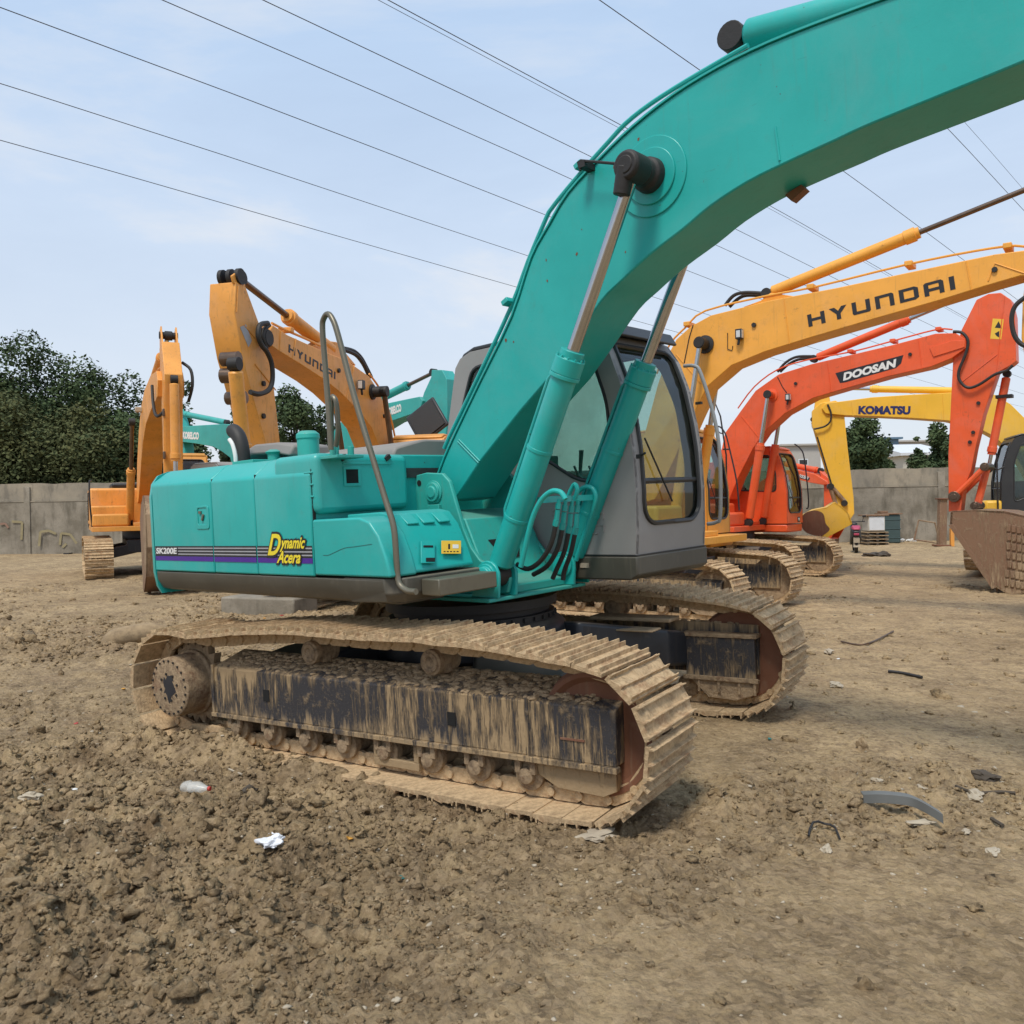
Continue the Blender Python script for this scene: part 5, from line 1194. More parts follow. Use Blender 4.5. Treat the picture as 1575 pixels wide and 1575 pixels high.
hydraulic(Mm, None, MF.P(361, 560, 'x', 5.95), MF.P(378, 720, 'x', 5.6), .75, .085, .04, 'orange', 'bucket_cylinder')
bp0 = MF.P(430, 760, 'y', .5); S_ = [bp0 + Vector((a, 0, b)) for a, b in ((-.6, -.1), (-.2, -1.0), (.0, -1.15), (.5, -.8), (.6, -.35), (.45, 0), (.1, .15), (-.3, .1))]
bucket(Mm, None, S_, -1.1, 'bucket', (0, 0, -1))
# open roof hatch on its cab
hp = [MF.P(a, b, 'x', .35) for a, b in ((629, 668), (671, 668))]
g = G(); c0 = MF.P(648, 671, 'x', .1); g.box(c0 + Vector((.0, .12, .27)), (.06, .66, .70), Matrix.Rotation(R(35), 3, 'X') @ Matrix.Rotation(R(-20), 3, 'Y')); hh_ = obj('roof_hatch', g, 'black', Mm, .03)
g = G(); g.box(c0 + Vector((.04, .12, .27)), (.03, .55, .58), Matrix.Rotation(R(35), 3, 'X') @ Matrix.Rotation(R(-20), 3, 'Y')); obj('hatch_lining', g, 'blackpart', hh_)

# --- orange machine at the left, seen end on
KS = 1.12
LF = Fr((-10.45, 24.4, 0), 62.5); LM = LF.M(); XL = Matrix.Scale(KS, 4)
Lo = machine(LF, 'orange crawler excavator at the left seen head on with its arm standing upright'); bg_tracks(Lo, XL); simple_house(Lo, XL, 'orange'); gcab(Lo, XL, 'orange')
g = G(XL)
up_ = [(-.1, 1.95), (.3, 2.75), (1.1, 3.5), (2.0, 4.0), (3.0, 4.25), (4.6, 4.35), (5.95, 4.25), (6.15, 4.05)]; lo_ = [(6.05, 3.75), (4.6, 3.65), (3.2, 3.48), (2.3, 3.15), (1.6, 2.7), (.9, 2.1), (.45, 1.8), (.1, 1.75)]
g.ext([Vector((x, -.24, z)) for x, z in up_ + lo_], (0, .48, 0)); LB = obj('boom', g, 'orange', Lo, .012, ang=30)
g = G(XL); g.ext([Vector((x, -.16, z)) for x, z in ((5.75, 4.72), (6.2, 4.78), (6.62, 4.1), (6.45, 3.0), (6.32, 1.85), (6.08, 1.85), (6.0, 3.0), (5.9, 4.0))], (0, .32, 0)); LA = obj('arm', g, 'orange', Lo, .012)
for yy in (-.15, .12): 
    g = G(XL); g.ext([Vector((x, yy, z)) for x, z in ((5.7, 4.68), (5.72, 5.06), (5.9, 5.13), (6.12, 4.78))], (0, .03, 0)); obj('arm_lug', g, 'orange', LA, .01)
g = G(XL); g.cyl((5.85, -.17, 4.96), (5.85, .17, 4.96), .07, n=14); obj('link_pin', g, 'blackpart', LA)
hydraulic(Lo, XL, (6.68, 0, 4.0), (6.62, 0, 1.75), .62, .085, .04, 'orange', 'bucket_cylinder')
for yy in (-.46, .46): hydraulic(Lo, XL, (.75, yy, 1.3), (2.3, yy, 3.6), .5, .09, .045, 'orange', 'boom_cylinder', 'rodbrown')
hydraulic(Lo, XL, (2.4, 0, 4.55), (5.85, 0, 4.96), .55, .09, .045, 'orange', 'arm_cylinder')
S_ = [Vector((x, -.55, z)) for x, z in ((5.4, 1.35), (5.9, .05), (6.1, .02), (6.65, .35), (6.85, .9), (6.75, 1.5), (6.3, 1.85), (5.8, 1.7))]
bucket(Lo, XL, S_, 1.1, 'bucket', (-.2, 0, -1))
g = G(XL); g.tube(smooth_path([Vector(p) for p in ((6.2, .2, 4.4), (6.3, .34, 4.25), (6.35, .36, 3.95), (6.2, .3, 3.65))], 4), .03, 7); g.tube(smooth_path([Vector(p) for p in ((6.4, -.1, 3.5), (6.2, -.26, 3.35), (5.9, -.3, 3.6), (5.7, -.3, 4.0))], 4), .03, 7); obj('hydraulic_hose', g, 'rubber', LA)
g = G(XL); g.tube(smooth_path([Vector(p) for p in ((1.1, -1.3, 1.2), (1.15, -1.34, 1.8), (1.1, -1.34, 2.25), (1.0, -1.3, 2.3))], 4), .02, 6); obj('handrail', g, 'black', Lo)
g = G(XL); g.box((2.2, -.31, 3.9), (.14, .16, .12)); obj('work_lamp', g, 'stone', LB, .02)

# --- two more teal machines far behind
TF = Fr((-6.9, 23, 0), 225)
T2 = machine(TF, 'teal crawler excavator far back whose boom with white lettering shows over the hood'); bg_tracks(T2, None); simple_house(T2, None, 'teal_far', cw='teal_far'); gcab(T2, None, 'cabgrey')
TB = outline(T2, TF, [(262, 662), (273, 656), (310, 654), (344, 652), (360, 654), (369, 660), (376, 677), (380, 707), (384, 740), (362, 740), (354, 704), (342, 695), (328, 687), (300, 682), (273, 679), (262, 674)], .25, -.45, 'boom', 'teal_far')
A_, B_ = TF.P(281, 675, 'y', .25), TF.P(306, 676.5, 'y', .25); font_text('lettering', 'KOBELCO', A_, B_, .22, Vector((0, 1, 0)), UZ, .003, 'decal_white', TB, None, .06, 0, .004)
hydraulic(T2, None, TF.P(349, 650, 'y', 0), TF.P(266, 633, 'y', 0), .72, .085, .04, 'teal_far', 'arm_cylinder')
outline(T2, TF, [(258, 640), (268, 628), (276, 650), (284, 690), (283, 760), (272, 760), (268, 700), (260, 670)], .15, -.3, 'arm', 'teal_far')
g = G(); bq = TF.P(278, 760, 'y', .5); bucket(T2, None, [bq + Vector((a, 0, b)) for a, b in ((-.5, -.1), (-.1, -.85), (.1, -.9), (.6, -.5), (.65, 0), (.3, .2), (-.2, .2))], -1.0, 'bucket', (0, 0, -1))
T3F = Fr((-5.6, 24, 0), 45)
T3 = machine(T3F, 'teal crawler excavator far back whose raised arm shows right of the orange boom'); bg_tracks(T3, None); simple_house(T3, None, 'teal_far', cw='teal_far'); gcab(T3, None, 'cabgrey')
TB = outline(T3, T3F, [(497, 720), (505, 680), (518, 655), (535, 640), (560, 630), (592, 621), (625, 614), (645, 610), (650, 616), (647, 626), (638, 635), (601, 648), (575, 664), (558, 684), (545, 720)], -.25, .45, 'boom', 'teal_far')
A_, B_ = T3F.P(596, 640.5, 'y', -.25), T3F.P(618, 633, 'y', -.25); font_text('lettering', 'KOBELCO', A_, B_, .2, NV, UZ, .003, 'decal_white', TB, None, .06, 0, .004)
outline(T3, T3F, [(663, 580), (664, 569), (680, 569), (687, 583), (688, 630), (684, 700), (672, 760), (660, 760), (652, 700), (646, 625), (652, 604)], -.16, .34, 'arm', 'teal_far')
hydraulic(T3, None, T3F.P(586, 613, 'y', 0), T3F.P(667, 573, 'y', 0), .47, .10, .045, 'teal_far', 'arm_cylinder', 'rodbrown')
bq = T3F.P(668, 760, 'y', -.5); bucket(T3, None, [bq + Vector((a, 0, b)) for a, b in ((-.5, -.1), (-.1, -.85), (.1, -.9), (.6, -.5), (.65, 0), (.3, .2), (-.2, .2))], 1.0, 'bucket', (0, 0, -1))
# --- small red one by the wall
RF = Fr((5.5, 27.6, 0), 50)
Rr = machine(RF, 'far red-orange crawler excavator with its low boom in front of the concrete wall'); bg_tracks(Rr, None); simple_house(Rr, None, 'redorange'); gcab(Rr, None, 'redorange')
RB = outline(Rr, RF, [(1150, 770), (1170, 740), (1195, 724), (1225, 723), (1253, 729), (1271, 740), (1273, 745), (1267, 746), (1244, 742), (1226, 737), (1200, 740), (1185, 752), (1170, 775)], -.25, .45, 'boom', 'redorange')
g = G(); g.ext(RF.Y([(1226, 729), (1246, 735), (1244, 739), (1228, 735)], -.25), (0, -.004, 0)); rpn = obj('name_panel', g, 'logo_black', RB)
font_text('lettering', 'DOOSAN', RF.P(1229, 734, 'y', -.25), RF.P(1243, 738, 'y', -.25), .09, NV, UZ, .002, 'decal_white', rpn, None, .04, .2, .006)
hydraulic(Rr, None, RF.P(1205, 713, 'y', 0), RF.P(1262, 724, 'y', 0), .85, .08, .04, 'redorange', 'arm_cylinder')
outline(Rr, RF, [(1260, 724), (1274, 735), (1281, 756), (1280, 782), (1277, 800), (1269, 800), (1267, 782), (1267, 748)], -.15, .3, 'arm', 'redorange')
bq = RF.P(1273, 800, 'y', -.22); bucket(Rr, None, [bq + Vector((-a * .7, 0, b * .7)) for a, b in ((-.5, -.1), (-.1, -.75), (.1, -.8), (.6, -.5), (.65, 0), (.3, .2), (-.2, .2))], .45, 'redorange', (0, 0, -1))

def seams(B, fr, y, n, lines, mat, bolts=()):
    for ln in lines: g = G(); g.tube(fr.Y(ln, y + n * .003), .009, 5); obj('weld_seam', g, mat, B)
    for a, b in bolts:
        p = fr.P(a, b, 'y', y); g = G(); g.cyl(p, p + Vector((0, n * .03, 0)), .035, n=8); obj('grease_fitting', g, 'blackpart', B)
seams(HB, HF, -.25, -1, [[(1040, 545), (1078, 590)], [(1205, 459), (1214, 529)], [(1486, 402), (1494, 446)], [(1520, 432), (1530, 405), (1575, 420)]], 'yelloworange', ((1160, 500), (1530, 415)))
seams(HB, HF, -.25, -1, [[(1066, 500), (1060, 520), (1052, 560)]], 'blackpart')
seams(DB, DF, -.25, -1, [[(1140, 640), (1166, 672)], [(1272, 556), (1278, 603)], [(1412, 521), (1418, 567)]], 'redorange', ((1224, 590), (1400, 545)))
seams(DB, DF, -.25, -1, [[(1196, 580), (1204, 596), (1210, 604)]], 'blackpart')
seams(DA, DF, -.16, -1, [[(1545, 455), (1532, 573)], [(1476, 590), (1534, 545)]], 'redorange', ((1505, 620), (1497, 665), (1492, 680)))
seams(KB, KF, .22, 1, [[(1310, 618), (1312, 640)], [(1450, 606), (1452, 646)]], 'yellow')
seams(MB, MF, .24, 1, [[(432, 509), (430, 539)], [(545, 562), (533, 612)], [(455, 521), (450, 553)]], 'orange', ((520, 570), (590, 640)))
seams(MA, MF, .17, 1, [[(375, 500), (415, 545)], [(392, 560), (424, 600)], [(366, 440), (364, 480)]], 'orange', ((404, 590), (404, 640), (398, 505)))
g = G(XL)
for yy in (-.12, .02): g.tube(smooth_path([Vector((x, yy, z + .05)) for x, z in ((.9, 3.3), (2.0, 4.02), (3.0, 4.28), (4.6, 4.38), (5.7, 4.32))], 3), .022, 6)
obj('hydraulic_pipe', g, 'orange', LB)
g = G(XL); g.tube([Vector(p) for p in ((6.3, -.165, 1.9), (6.42, -.165, 3.0), (6.56, -.165, 4.0))], .012, 5); obj('weld_seam', g, 'orange', LA)
for z_ in (2.6, 3.4): g = G(XL); g.box((6.46 + (z_ - 3) * .02, -.175, z_), (.10, .04, .14)); obj('pipe_clamp', g, 'rodbrown', LA, .01)

# ------------------------------------------------------------------ WALL, BUILDINGS
def wallmat():
    g = NG('wall_concrete'); n = g.noise(1.2, 6, .6); st = g.noise(2.2, 5, .62, g.map((1.2, 1.2, .35))); f = g.noise(18, 5, .65)
    c = g.mix(g.ramp(n, .35, .65), (.185, .162, .125), (.32, .285, .23)); c = g.mix(g.ramp(st, .50, .68, 0, .65), c, (.10, .088, .066)); c = g.mix(g.ramp(f, .55, .72, 0, .5), c, (.14, .12, .09))
    g.bsdf(c, .9, 0, g.bump(f, .5, .02), .2); MATS['wall'] = g.m
    g = NG('wall_band'); n = g.noise(.8, 6, .6); st = g.noise(2.2, 5, .6, g.map((1.2, 1.2, .5))); f = g.noise(16, 5, .65)
    c = g.mix(g.ramp(n, .35, .65), (.36, .31, .235), (.24, .215, .175)); c = g.mix(g.ramp(st, .5, .66, 0, .6), c, (.13, .12, .10)); g.bsdf(c, .9, 0, g.bump(f, .5, .02), .2); MATS['wall_band'] = g.m
wallmat()
def wall(a, b, h0, h1, band, label, posts):
    a, b = Vector((*a, 0)), Vector((*b, 0)); d = (b - a).normalized(); n = Vector((-d.y, d.x, 0)); L_ = (b - a).length; N = 60
    g = G(); pts = []; rd = random.Random(4)
    def run(z0f, z1f, off, th_):
        vs = []
        for i in range(N + 1):
            t = i / N; p = a + d * (L_ * t); vs += [p + n * off + Vector((0, 0, z0f(t))), p + n * (off + th_) + Vector((0, 0, z0f(t))), p + n * (off + th_) + Vector((0, 0, z1f(t))), p + n * off + Vector((0, 0, z1f(t)))]
        return [vs[4 * i:4 * i + 4] for i in range(N + 1)]
    jit = [rd.uniform(-.03, .03) for _ in range(N + 1)]
    H_ = lambda t: h0 + (h1 - h0) * t + jit[int(t * N + .001)]
    g.loft(run(lambda t: -.3, lambda t: (h0 + (h1 - h0) * t) - band, 0, .24)); w_ = obj('yard_wall', g, 'wall'); tag(w_, label, 'wall')
    g = G(); g.loft(run(lambda t: (h0 + (h1 - h0) * t) - band + .003, H_, .03, .2)); obj('top_course', g, 'wall_band', w_)
    g = G(); g.loft(run(lambda t: (h0 + (h1 - h0) * t) - band - .05, lambda t: (h0 + (h1 - h0) * t) - band, -.02, .019)); obj('ledge', g, 'wall_band', w_)
    for t in posts: g = G(); p = a + d * (L_ * t); g.box(p + Vector((0, 0, h0 / 2 - .15)), (.26, .12, h0), Matrix.Rotation(math.atan2(d.y, d.x), 3, 'Z')); obj('wall_post', g, 'wall', w_, .01)
    return w_
WL = wall((-34, 36.8), (1, 34.9), 2.98, 2.95, .72, 'long stained concrete wall with faint graffiti below the left trees', [.21, .385, .56, .73])
WR = wall((1.03, 34.85), (27, 33.4), 2.93, 2.93, .68, 'right-hand concrete wall with a pale upper band behind the yellow arm', [.1, .62, .82])
def on_wall(px, py, Y): return atY(px, py, Y)
g = G()
for path, r_ in (([(70, 842), (72, 818), (88, 816), (100, 820), (118, 822), (124, 838)], .05), ([(58, 830), (60, 845)], .04)): g.tube([on_wall(a, b, 35.93) for a, b in path], r_ * .8, 4)
gy = G(); 
for path in ([(0, 806), (8, 805), (13, 811), (14, 818)],): gy.tube([on_wall(a, b, 36.25) for a, b in path], .04, 4)
def flat_y(g_): g_.v = [(x, y, z) for x, y, z in g_.v]
def strokes(paths, wd, Y, mat):
    g = G()
    for P_ in paths:
        P_ = [on_wall(a, b, Y) for a, b in P_]
        for i in range(len(P_) - 1):
            d = (P_[i + 1] - P_[i]).normalized(); n = Vector((-d.z, 0, d.x)) * wd; o = d * wd * .3
            g.ext([P_[i] - n, P_[i + 1] + o * 0 - n, P_[i + 1] + n, P_[i] + n], (0, -.002 - .001 * i, 0))
    return obj('graffiti', g, mat, WL)
plain('spray_yellow', (.29, .245, .14), .9, var=.3); plain('spray_red', (.27, .165, .12), .9, var=.3)
def wy(px): return 36.8 - (atY(px, 800, 36).x + 34) / 35 * 1.9 - .045
strokes([[(60, 840), (62, 818), (75, 816), (86, 821)], [(92, 838), (94, 820), (108, 822), (118, 836)], [(96, 842), (102, 836)]], .05, wy(90), 'spray_yellow'); strokes([[(0, 806), (8, 805), (13, 812)]], .045, wy(5), 'spray_red'); strokes([[(18, 802), (34, 803), (33, 830)]], .05, wy(25), 'spray_yellow')

plain('bld_pale', (.42, .40, .37), .8); plain('bld_blue', (.10, .18, .27), .6); plain('bld_cream', (.50, .47, .40), .8); plain('bld_white', (.62, .64, .66), .7); plain('trim_blue', (.05, .17, .42), .5)
def building(px0, px1, ytop, Y, depth, mat, label, cat='building', roof=None, slope=0, wins=(), zb=-.2):
    a, b = atY(px0, ytop, Y), atY(px1, ytop, Y); g = G(); g.bb((a.x, Y, zb), (b.x, Y + depth, a.z)); o = obj('building', g, mat); tag(o, label, cat)
    g = G(); g.ext([Vector((a.x - .3, Y - .3, a.z + .003)), Vector((a.x - .3, Y - .3, a.z + .18)), Vector((a.x - .3, Y + depth / 2, a.z + .18 + slope)), Vector((a.x - .3, Y + depth + .3, a.z + .18)), Vector((a.x - .3, Y + depth + .3, a.z + .003))], (b.x - a.x + .6, 0, 0)); obj('roof', g, roof or mat, o)
    for wx0, wy0, wx1, wy1 in wins:
        p, q = atY(wx0, wy0, Y), atY(wx1, wy1, Y); g = G(); g.bb((p.x, Y - .03, q.z), (q.x, Y + .02, p.z)); w_ = obj('window', g, 'bld_white', o); g = G(); e = (q.x - p.x) * .1; g.bb((p.x + e, Y - .045, q.z + e), (q.x - e, Y - .031, p.z - e)); obj('pane', g, 'interior', w_)
    return o
building(1205, 1262, 686, 85, 14, 'bld_pale', 'pale low warehouse behind the wall left of the yellow arm', wins=((1228, 706, 1243, 716),))
building(1345, 1382, 676, 80, 12, 'bld_blue', 'blue metal-clad hall behind the wall right of the dark tree', roof='bld_blue')
building(1383, 1470, 680, 95, 16, 'bld_pale', 'long pale grey hall in the far distance over the right wall')
sb = building(1340, 1388, 704, 58, 7, 'bld_white', 'white shed with bright blue gable trim behind the right wall', 'shed', roof='bld_white', slope=.9, wins=((1371, 712, 1382, 718),))
g = G(); q = [atY(a, b, 57.9) for a, b in ((1371, 704), (1380, 698), (1388, 698), (1388, 722), (1384, 722), (1384, 704), (1374, 708))]; g.ext(q, (0, -.12, 0)); obj('gable_trim', g, 'trim_blue', sb)
building(1389, 1455, 701, 55, 8, 'bld_cream', 'cream low house with white windows behind the right wall', 'house', roof='bld_white', slope=.8, wins=((1414, 711, 1421, 720), (1424, 711, 1431, 720)))

# ------------------------------------------------------------------ TREES
def leafmat(name, a, b, c_):
    g = NG(name); n = g.noise(.9, 4, .6); n2 = g.noise(7, 4, .6)
    c = g.mix(g.ramp(n, .38, .62), a, b); c = g.mix(g.ramp(n2, .52, .68, 0, .7), c, c_)
    o = g.bsdf(c, .8, 0, None, .12); MATS[name] = g.m
leafmat('leaves', (.046, .075, .038), (.075, .108, .046), (.115, .135, .055)); leafmat('leaves_far', (.055, .080, .046), (.08, .11, .055), (.11, .13, .065)); leafmat('leaves_brown', (.070, .088, .038), (.10, .108, .045), (.14, .13, .055))
plain('bark', (.07, .055, .04), .9, 0, .6, 20, .3)
def tree(x, y, h, r, label, seed, mat='leaves', zlow=.12, n=5200, leaf=.17, group='trees beyond the wall', name='broadleaf_tree'):
    rd = np.random.default_rng(seed); T = empty(name, Matrix.Translation((x, y, 0)), label, 'tree', group)
    g = G(); lobes = []; zc = h * (1 + zlow) / 2; hh = h * (1 - zlow) / 2
    K_ = 34
    for k in range(K_):
        u = rd.normal(size=3); u /= np.linalg.norm(u); q = rd.uniform(.3, .84); z = zc + u[2] * q * hh
        lobes.append((u[0] * q * r * (1.0 if z < zc else .85), u[1] * q * r, z, rd.uniform(.24, .44) * r))
    lobes.append((rd.uniform(-.2, .2) * r, 0, h - .25 * r, .28 * r))
    g.tube([(0, 0, -.3), (.05, 0, h * .25), (.12 * r * .3, .05, h * .55), (0, 0, h * .8)], [.035 * h * .6, .03 * h * .6, .018 * h * .6, .006 * h], 8); 
    tr = obj('trunk', g, 'bark', T)
    g = G()
    for lx, ly, lz, lr in lobes[:14]: s_ = Vector((.05, 0, min(lz * .7, h * .6))); g.tube([s_, s_.lerp(Vector((lx, ly, lz)), .55) + Vector((0, 0, .15)), Vector((lx, ly, lz))], [.010 * h, .006 * h, .002 * h], 5)
    obj('limbs', g, 'bark', tr)
    # leaf clusters
    per = rd.choice(len(lobes), size=n, p=np.array([l[3] ** 2 for l in lobes]) / sum(l[3] ** 2 for l in lobes))
    Lb = np.array(lobes)[per]; u = rd.normal(size=(n, 3)); u /= np.linalg.norm(u, axis=1)[:, None]; q = 1 - np.abs(rd.normal(0, .22, n)); q += rd.normal(0, .05, n)
    q = np.where(rd.random(n) < .06, q + rd.random(n) * .3, q)
    C_ = Lb[:, :3] + u * (Lb[:, 3] * q)[:, None]
    a1 = rd.normal(size=(n, 3)); a1[:, 2] *= .6; a1 /= np.linalg.norm(a1, axis=1)[:, None]; a2 = np.cross(a1, u + rd.normal(0, .5, (n, 3))); a2 /= np.linalg.norm(a2, axis=1)[:, None] + 1e-9
    s_ = leaf * rd.uniform(.5, 1.25, n)
    V_ = np.stack([C_ - a1 * s_[:, None], C_ - a2 * (s_ * .55)[:, None], C_ + a1 * s_[:, None], C_ + a2 * (s_ * .55)[:, None]], 1).reshape(-1, 3)
    me = bpy.data.meshes.new('crown'); me.vertices.add(len(V_)); me.vertices.foreach_set('co', V_.ravel()); me.loops.add(4 * n); me.loops.foreach_set('vertex_index', np.arange(4 * n, dtype=np.int32))
    me.polygons.add(n); me.polygons.foreach_set('loop_start', np.arange(0, 4 * n, 4, dtype=np.int32)); me.update(calc_edges=True); me.materials.append(MATS[mat])
    o = bpy.data.objects.new('crown', me); COL.objects.link(o); o.parent = T; return T
def tree_px(px, ytop, Y, wpx, label, seed, mat='leaves', **k):
    p = atY(px, ytop, Y); return tree(p.x, Y, p.z, wpx / F0 * Y / 2, label, seed, mat, **k)
TG = 'trees beyond the wall'
TL = [(18, 512, 42, 230, 'tall dark broadleaf tree at the left edge, highest of the row', 'leaves', 20000), (88, 538, 43, 220, 'dark broadleaf tree second from the left edge behind the wall', 'leaves', 18000),
    (150, 566, 44, 200, 'broadleaf tree left of the upright orange arm with a rounded top', 'leaves', 16000), (35, 600, 39.5, 220, 'lower olive-green bushy tree at the far left in front of taller ones', 'leaves_brown', 18000),
    (125, 615, 39.5, 230, 'lower brownish-green tree over the wall left of the orange excavator', 'leaves_brown', 18000), (-60, 530, 41, 230, 'dark broadleaf tree cut by the left edge of the view', 'leaves', 9000),
    (210, 574, 45, 190, 'dark broadleaf tree directly behind the upright orange arm', 'leaves', 16000), (205, 630, 40, 200, 'low bushy tree behind the orange excavator cylinders', 'leaves', 14000),
    (275, 586, 46, 90, 'broadleaf tree just right of the upright orange arm', 'leaves', 9000), (290, 655, 41, 120, 'low tree behind the teal boom with white lettering', 'leaves', 10000)]
for k, a_ in enumerate(TL): tree_px(*a_[:5], 40 + k, a_[5], n=int(a_[6] * 1.7), zlow=-.1, leaf=.105)
tree_px(366, 626, 60, 84, 'small distant tree left of the middle orange arm', 11, 'leaves_far', n=6000, leaf=.19)
tree_px(450, 594, 55, 124, 'rounded tree between the orange arm and the handrail', 12, 'leaves', n=22000, leaf=.13, zlow=-.05)
tree_px(488, 626, 56, 96, 'smaller tree right under the middle orange boom', 13, 'leaves', n=15000, leaf=.13, zlow=-.05)
tree_px(1326, 643, 45, 104, 'round dark tree behind the right wall beside the yellow arm', 14, 'leaves', n=24000, leaf=.11, zlow=-.02)
tree_px(1443, 650, 47, 90, 'dark tree behind the right wall beside the red-orange arm', 15, 'leaves', n=19000, leaf=.11, zlow=-.02)
tree_px(1411, 672, 48, 24, 'thin young treetop left of the dark tree behind the right wall', 16, 'leaves', n=1600, leaf=.14)

# ------------------------------------------------------------------ POWER LINES
WD = Vector((math.sin(R(42.9)), math.cos(R(42.9)), 0)); plain('wire', (.05, .05, .055), .6)
wl_ = [(0, 214, 9.0, 'lowest overhead wire crossing the whole left sky'), (210, 194, 9.6, 'second overhead wire from the left in the sky'), (492, 194, 9.6, 'overhead wire meeting the teal boom at mid height'), (700, 194, 10.2, 'overhead wire left of the boom top entering at the picture top'), (815, 194, 10.2, 'short overhead wire just left of the boom pin'),
       (1187, 317, 10.2, 'overhead wire of a close pair right of the boom'), (1182, 319, 10.4, 'thinner overhead wire of the close pair right of the boom'), (1297, 262, 10.2, 'overhead wire passing the end of the orange cylinder'), (1455, 194, 11, 'steep overhead wire at the upper right'), (1490, 194, 11.5, 'faint steep overhead wire at the upper right corner')]
for k, (px, py, h_, lab) in enumerate(wl_):
    p = gnd(px, py, h_); s0, s1 = -30, 130; Lw = s1 - s0; P_ = []
    for i in range(41):
        s_ = s0 + Lw * i / 40; sag = 1.1 * ((2 * s_ / 90) ** 2) / 4 * .35 if abs(s_) < 90 else .35
        P_.append(p + WD * s_ + Vector((0, 0, -.0 - .9 * math.sin(math.pi * min(max(s_ + 0, 0), 90) / 90) * .6)))
    g = G(); g.tube(P_, .008 if k not in (6, 9) else .005, 5); tag(obj('power_line', g, 'wire'), lab, 'wire', 'overhead power lines')

# ------------------------------------------------------------------ YARD THINGS
def gp(px, py): p = gnd(px, py); return Vector((p.x, p.y, gz(p.x, p.y)))
# motor scooter seen from behind
p = gp(1317, 850); Sx = empty('motor_scooter', Matrix.Translation(p) @ RZ(R(-19)), 'small dark motor scooter with pink seat seen from behind near the wall', 'scooter')
g = G(); g.ring((-.05, 1.25, .27), (1, 0, 0), .17, .26, .09, 28); obj('wheel', g, 'rubber', Sx, .02); g = G(); g.ring((-.05, .0, .28), (1, 0, 0), .17, .27, .10, 28); wh = obj('wheel', g, 'rubber', Sx, .02); g = G(); g.turn((-.04, 0, .28), (1, 0, 0), [(0, .17), (.02, .06), (.06, .06), (.08, .17)], 20); obj('rim', g, 'steelgrey', wh)
g = G(); g.loft([[Vector((a * w1, y, z)) for a, z in ((-1, z0), (1, z0), (.8, z1), (-.8, z1))] for y, w1, z0, z1 in ((-.25, .10, .55, .72), (-.05, .17, .42, .78), (.4, .18, .35, .78), (.6, .15, .25, .4), (1.0, .16, .22, .34), (1.1, .14, .3, .95), (1.2, .08, .4, .98))]); obj('body', g, 'black', Sx, .03)
g = G(); g.loft([[Vector((a * w1, y, z)) for a, z in ((-1, z0), (1, z0), (.8, z1), (-.8, z1))] for y, w1, z0, z1 in ((-.22, .10, .75, .80), (0, .15, .78, .90), (.4, .14, .78, .88))]); plain('pinkred', (.40, .05, .10), .5); obj('seat', g, 'pinkred', Sx, .03)
g = G(); g.tube([(-.33, 1.0, 1.0), (-.12, 1.1, 1.0), (.12, 1.1, 1.0), (.33, 1.0, 1.0)], .018, 8); g.tube([(-.25, 1.02, 1.0), (-.30, 1.0, 1.15)], .008, 6); g.tube([(.25, 1.02, 1.0), (.30, 1.0, 1.15)], .008, 6); hb = obj('handlebar', g, 'black', Sx); g = G(); g.box((-.31, 1.0, 1.18), (.11, .02, .07)); g.box((.31, 1.0, 1.18), (.11, .02, .07)); obj('mirror', g, 'black', hb, .02)
g = G(); g.box((0, -.27, .62), (.16, .03, .07)); obj('tail_light', g, 'pinkred', Sx, .01); g = G(); g.box((0, -.30, .42), (.19, .01, .14)); g.ext([Vector((-.1, -.28, .2)), Vector((.1, -.28, .2)), Vector((.08, -.2, .6)), Vector((-.08, -.2, .6))], (0, .02, 0)); obj('number_plate', g, 'stone', Sx)
# white cabinet on a pallet, dark drum-like tank beside it
p = gp(1343, 838); q = Vector((p.x, p.y, p.z))
Pl = empty('pallet_stack', Matrix.Translation(q), 'small stack of rotten pallets carrying the white cabinet by the wall', 'pallets'); g = G()
for k in range(4):
    for j in range(3): g.box((-.35 + j * .35, 0, .05 + k * .13), (.09, .8, .07)); 
bl = obj('bearers', g, 'bark', Pl); g = G()
for k in range(4):
    for j in range(5): g.box((0, -.34 + j * .17, .10 + k * .13), (.85, .12, .022))
obj('boards', g, 'mud', Pl)
g = G(); g.box((0, 0, .28), (.62, .6, .56)); Wc = obj('cabinet', g, 'bld_cream', None, .02); Wc.location = q + Vector((.02, 0, .535)); tag(Wc, 'dirty white metal cabinet on pallets next to the dark green tank', 'cabinet')
g = G(); g.box((0, -.305, .28), (.56, .012, .5)); g.box((.22, -.32, .3), (.02, .02, .12)); obj('door', g, 'bld_white', Wc, .004)
g = G(); g.box((0, 0, .59), (.9, .7, .05)); obj('lid', g, 'bucket', Wc, .01)
p = gp(1367, 836); plain('tankgreen', (.05, .085, .085), .6, 0, .3)
Tk = empty('storage_tank', Matrix.Translation(p), 'dark green square metal tank with rusty lid against the wall', 'tank'); g = G(); g.box((0, 0, .55), (.66, .62, 1.1)); tk = obj('body', g, 'tankgreen', Tk, .05, seg=3); g = G()
for z in (.2, .55, .9): g.box((0, 0, z), (.69, .65, .03))
obj('rib', g, 'tankgreen', tk, .008); g = G(); g.box((0, 0, 1.13), (.78, .72, .05)); g.box((-.2, .05, 1.20), (.3, .3, .08)); obj('lid', g, 'bucket', Tk, .01)
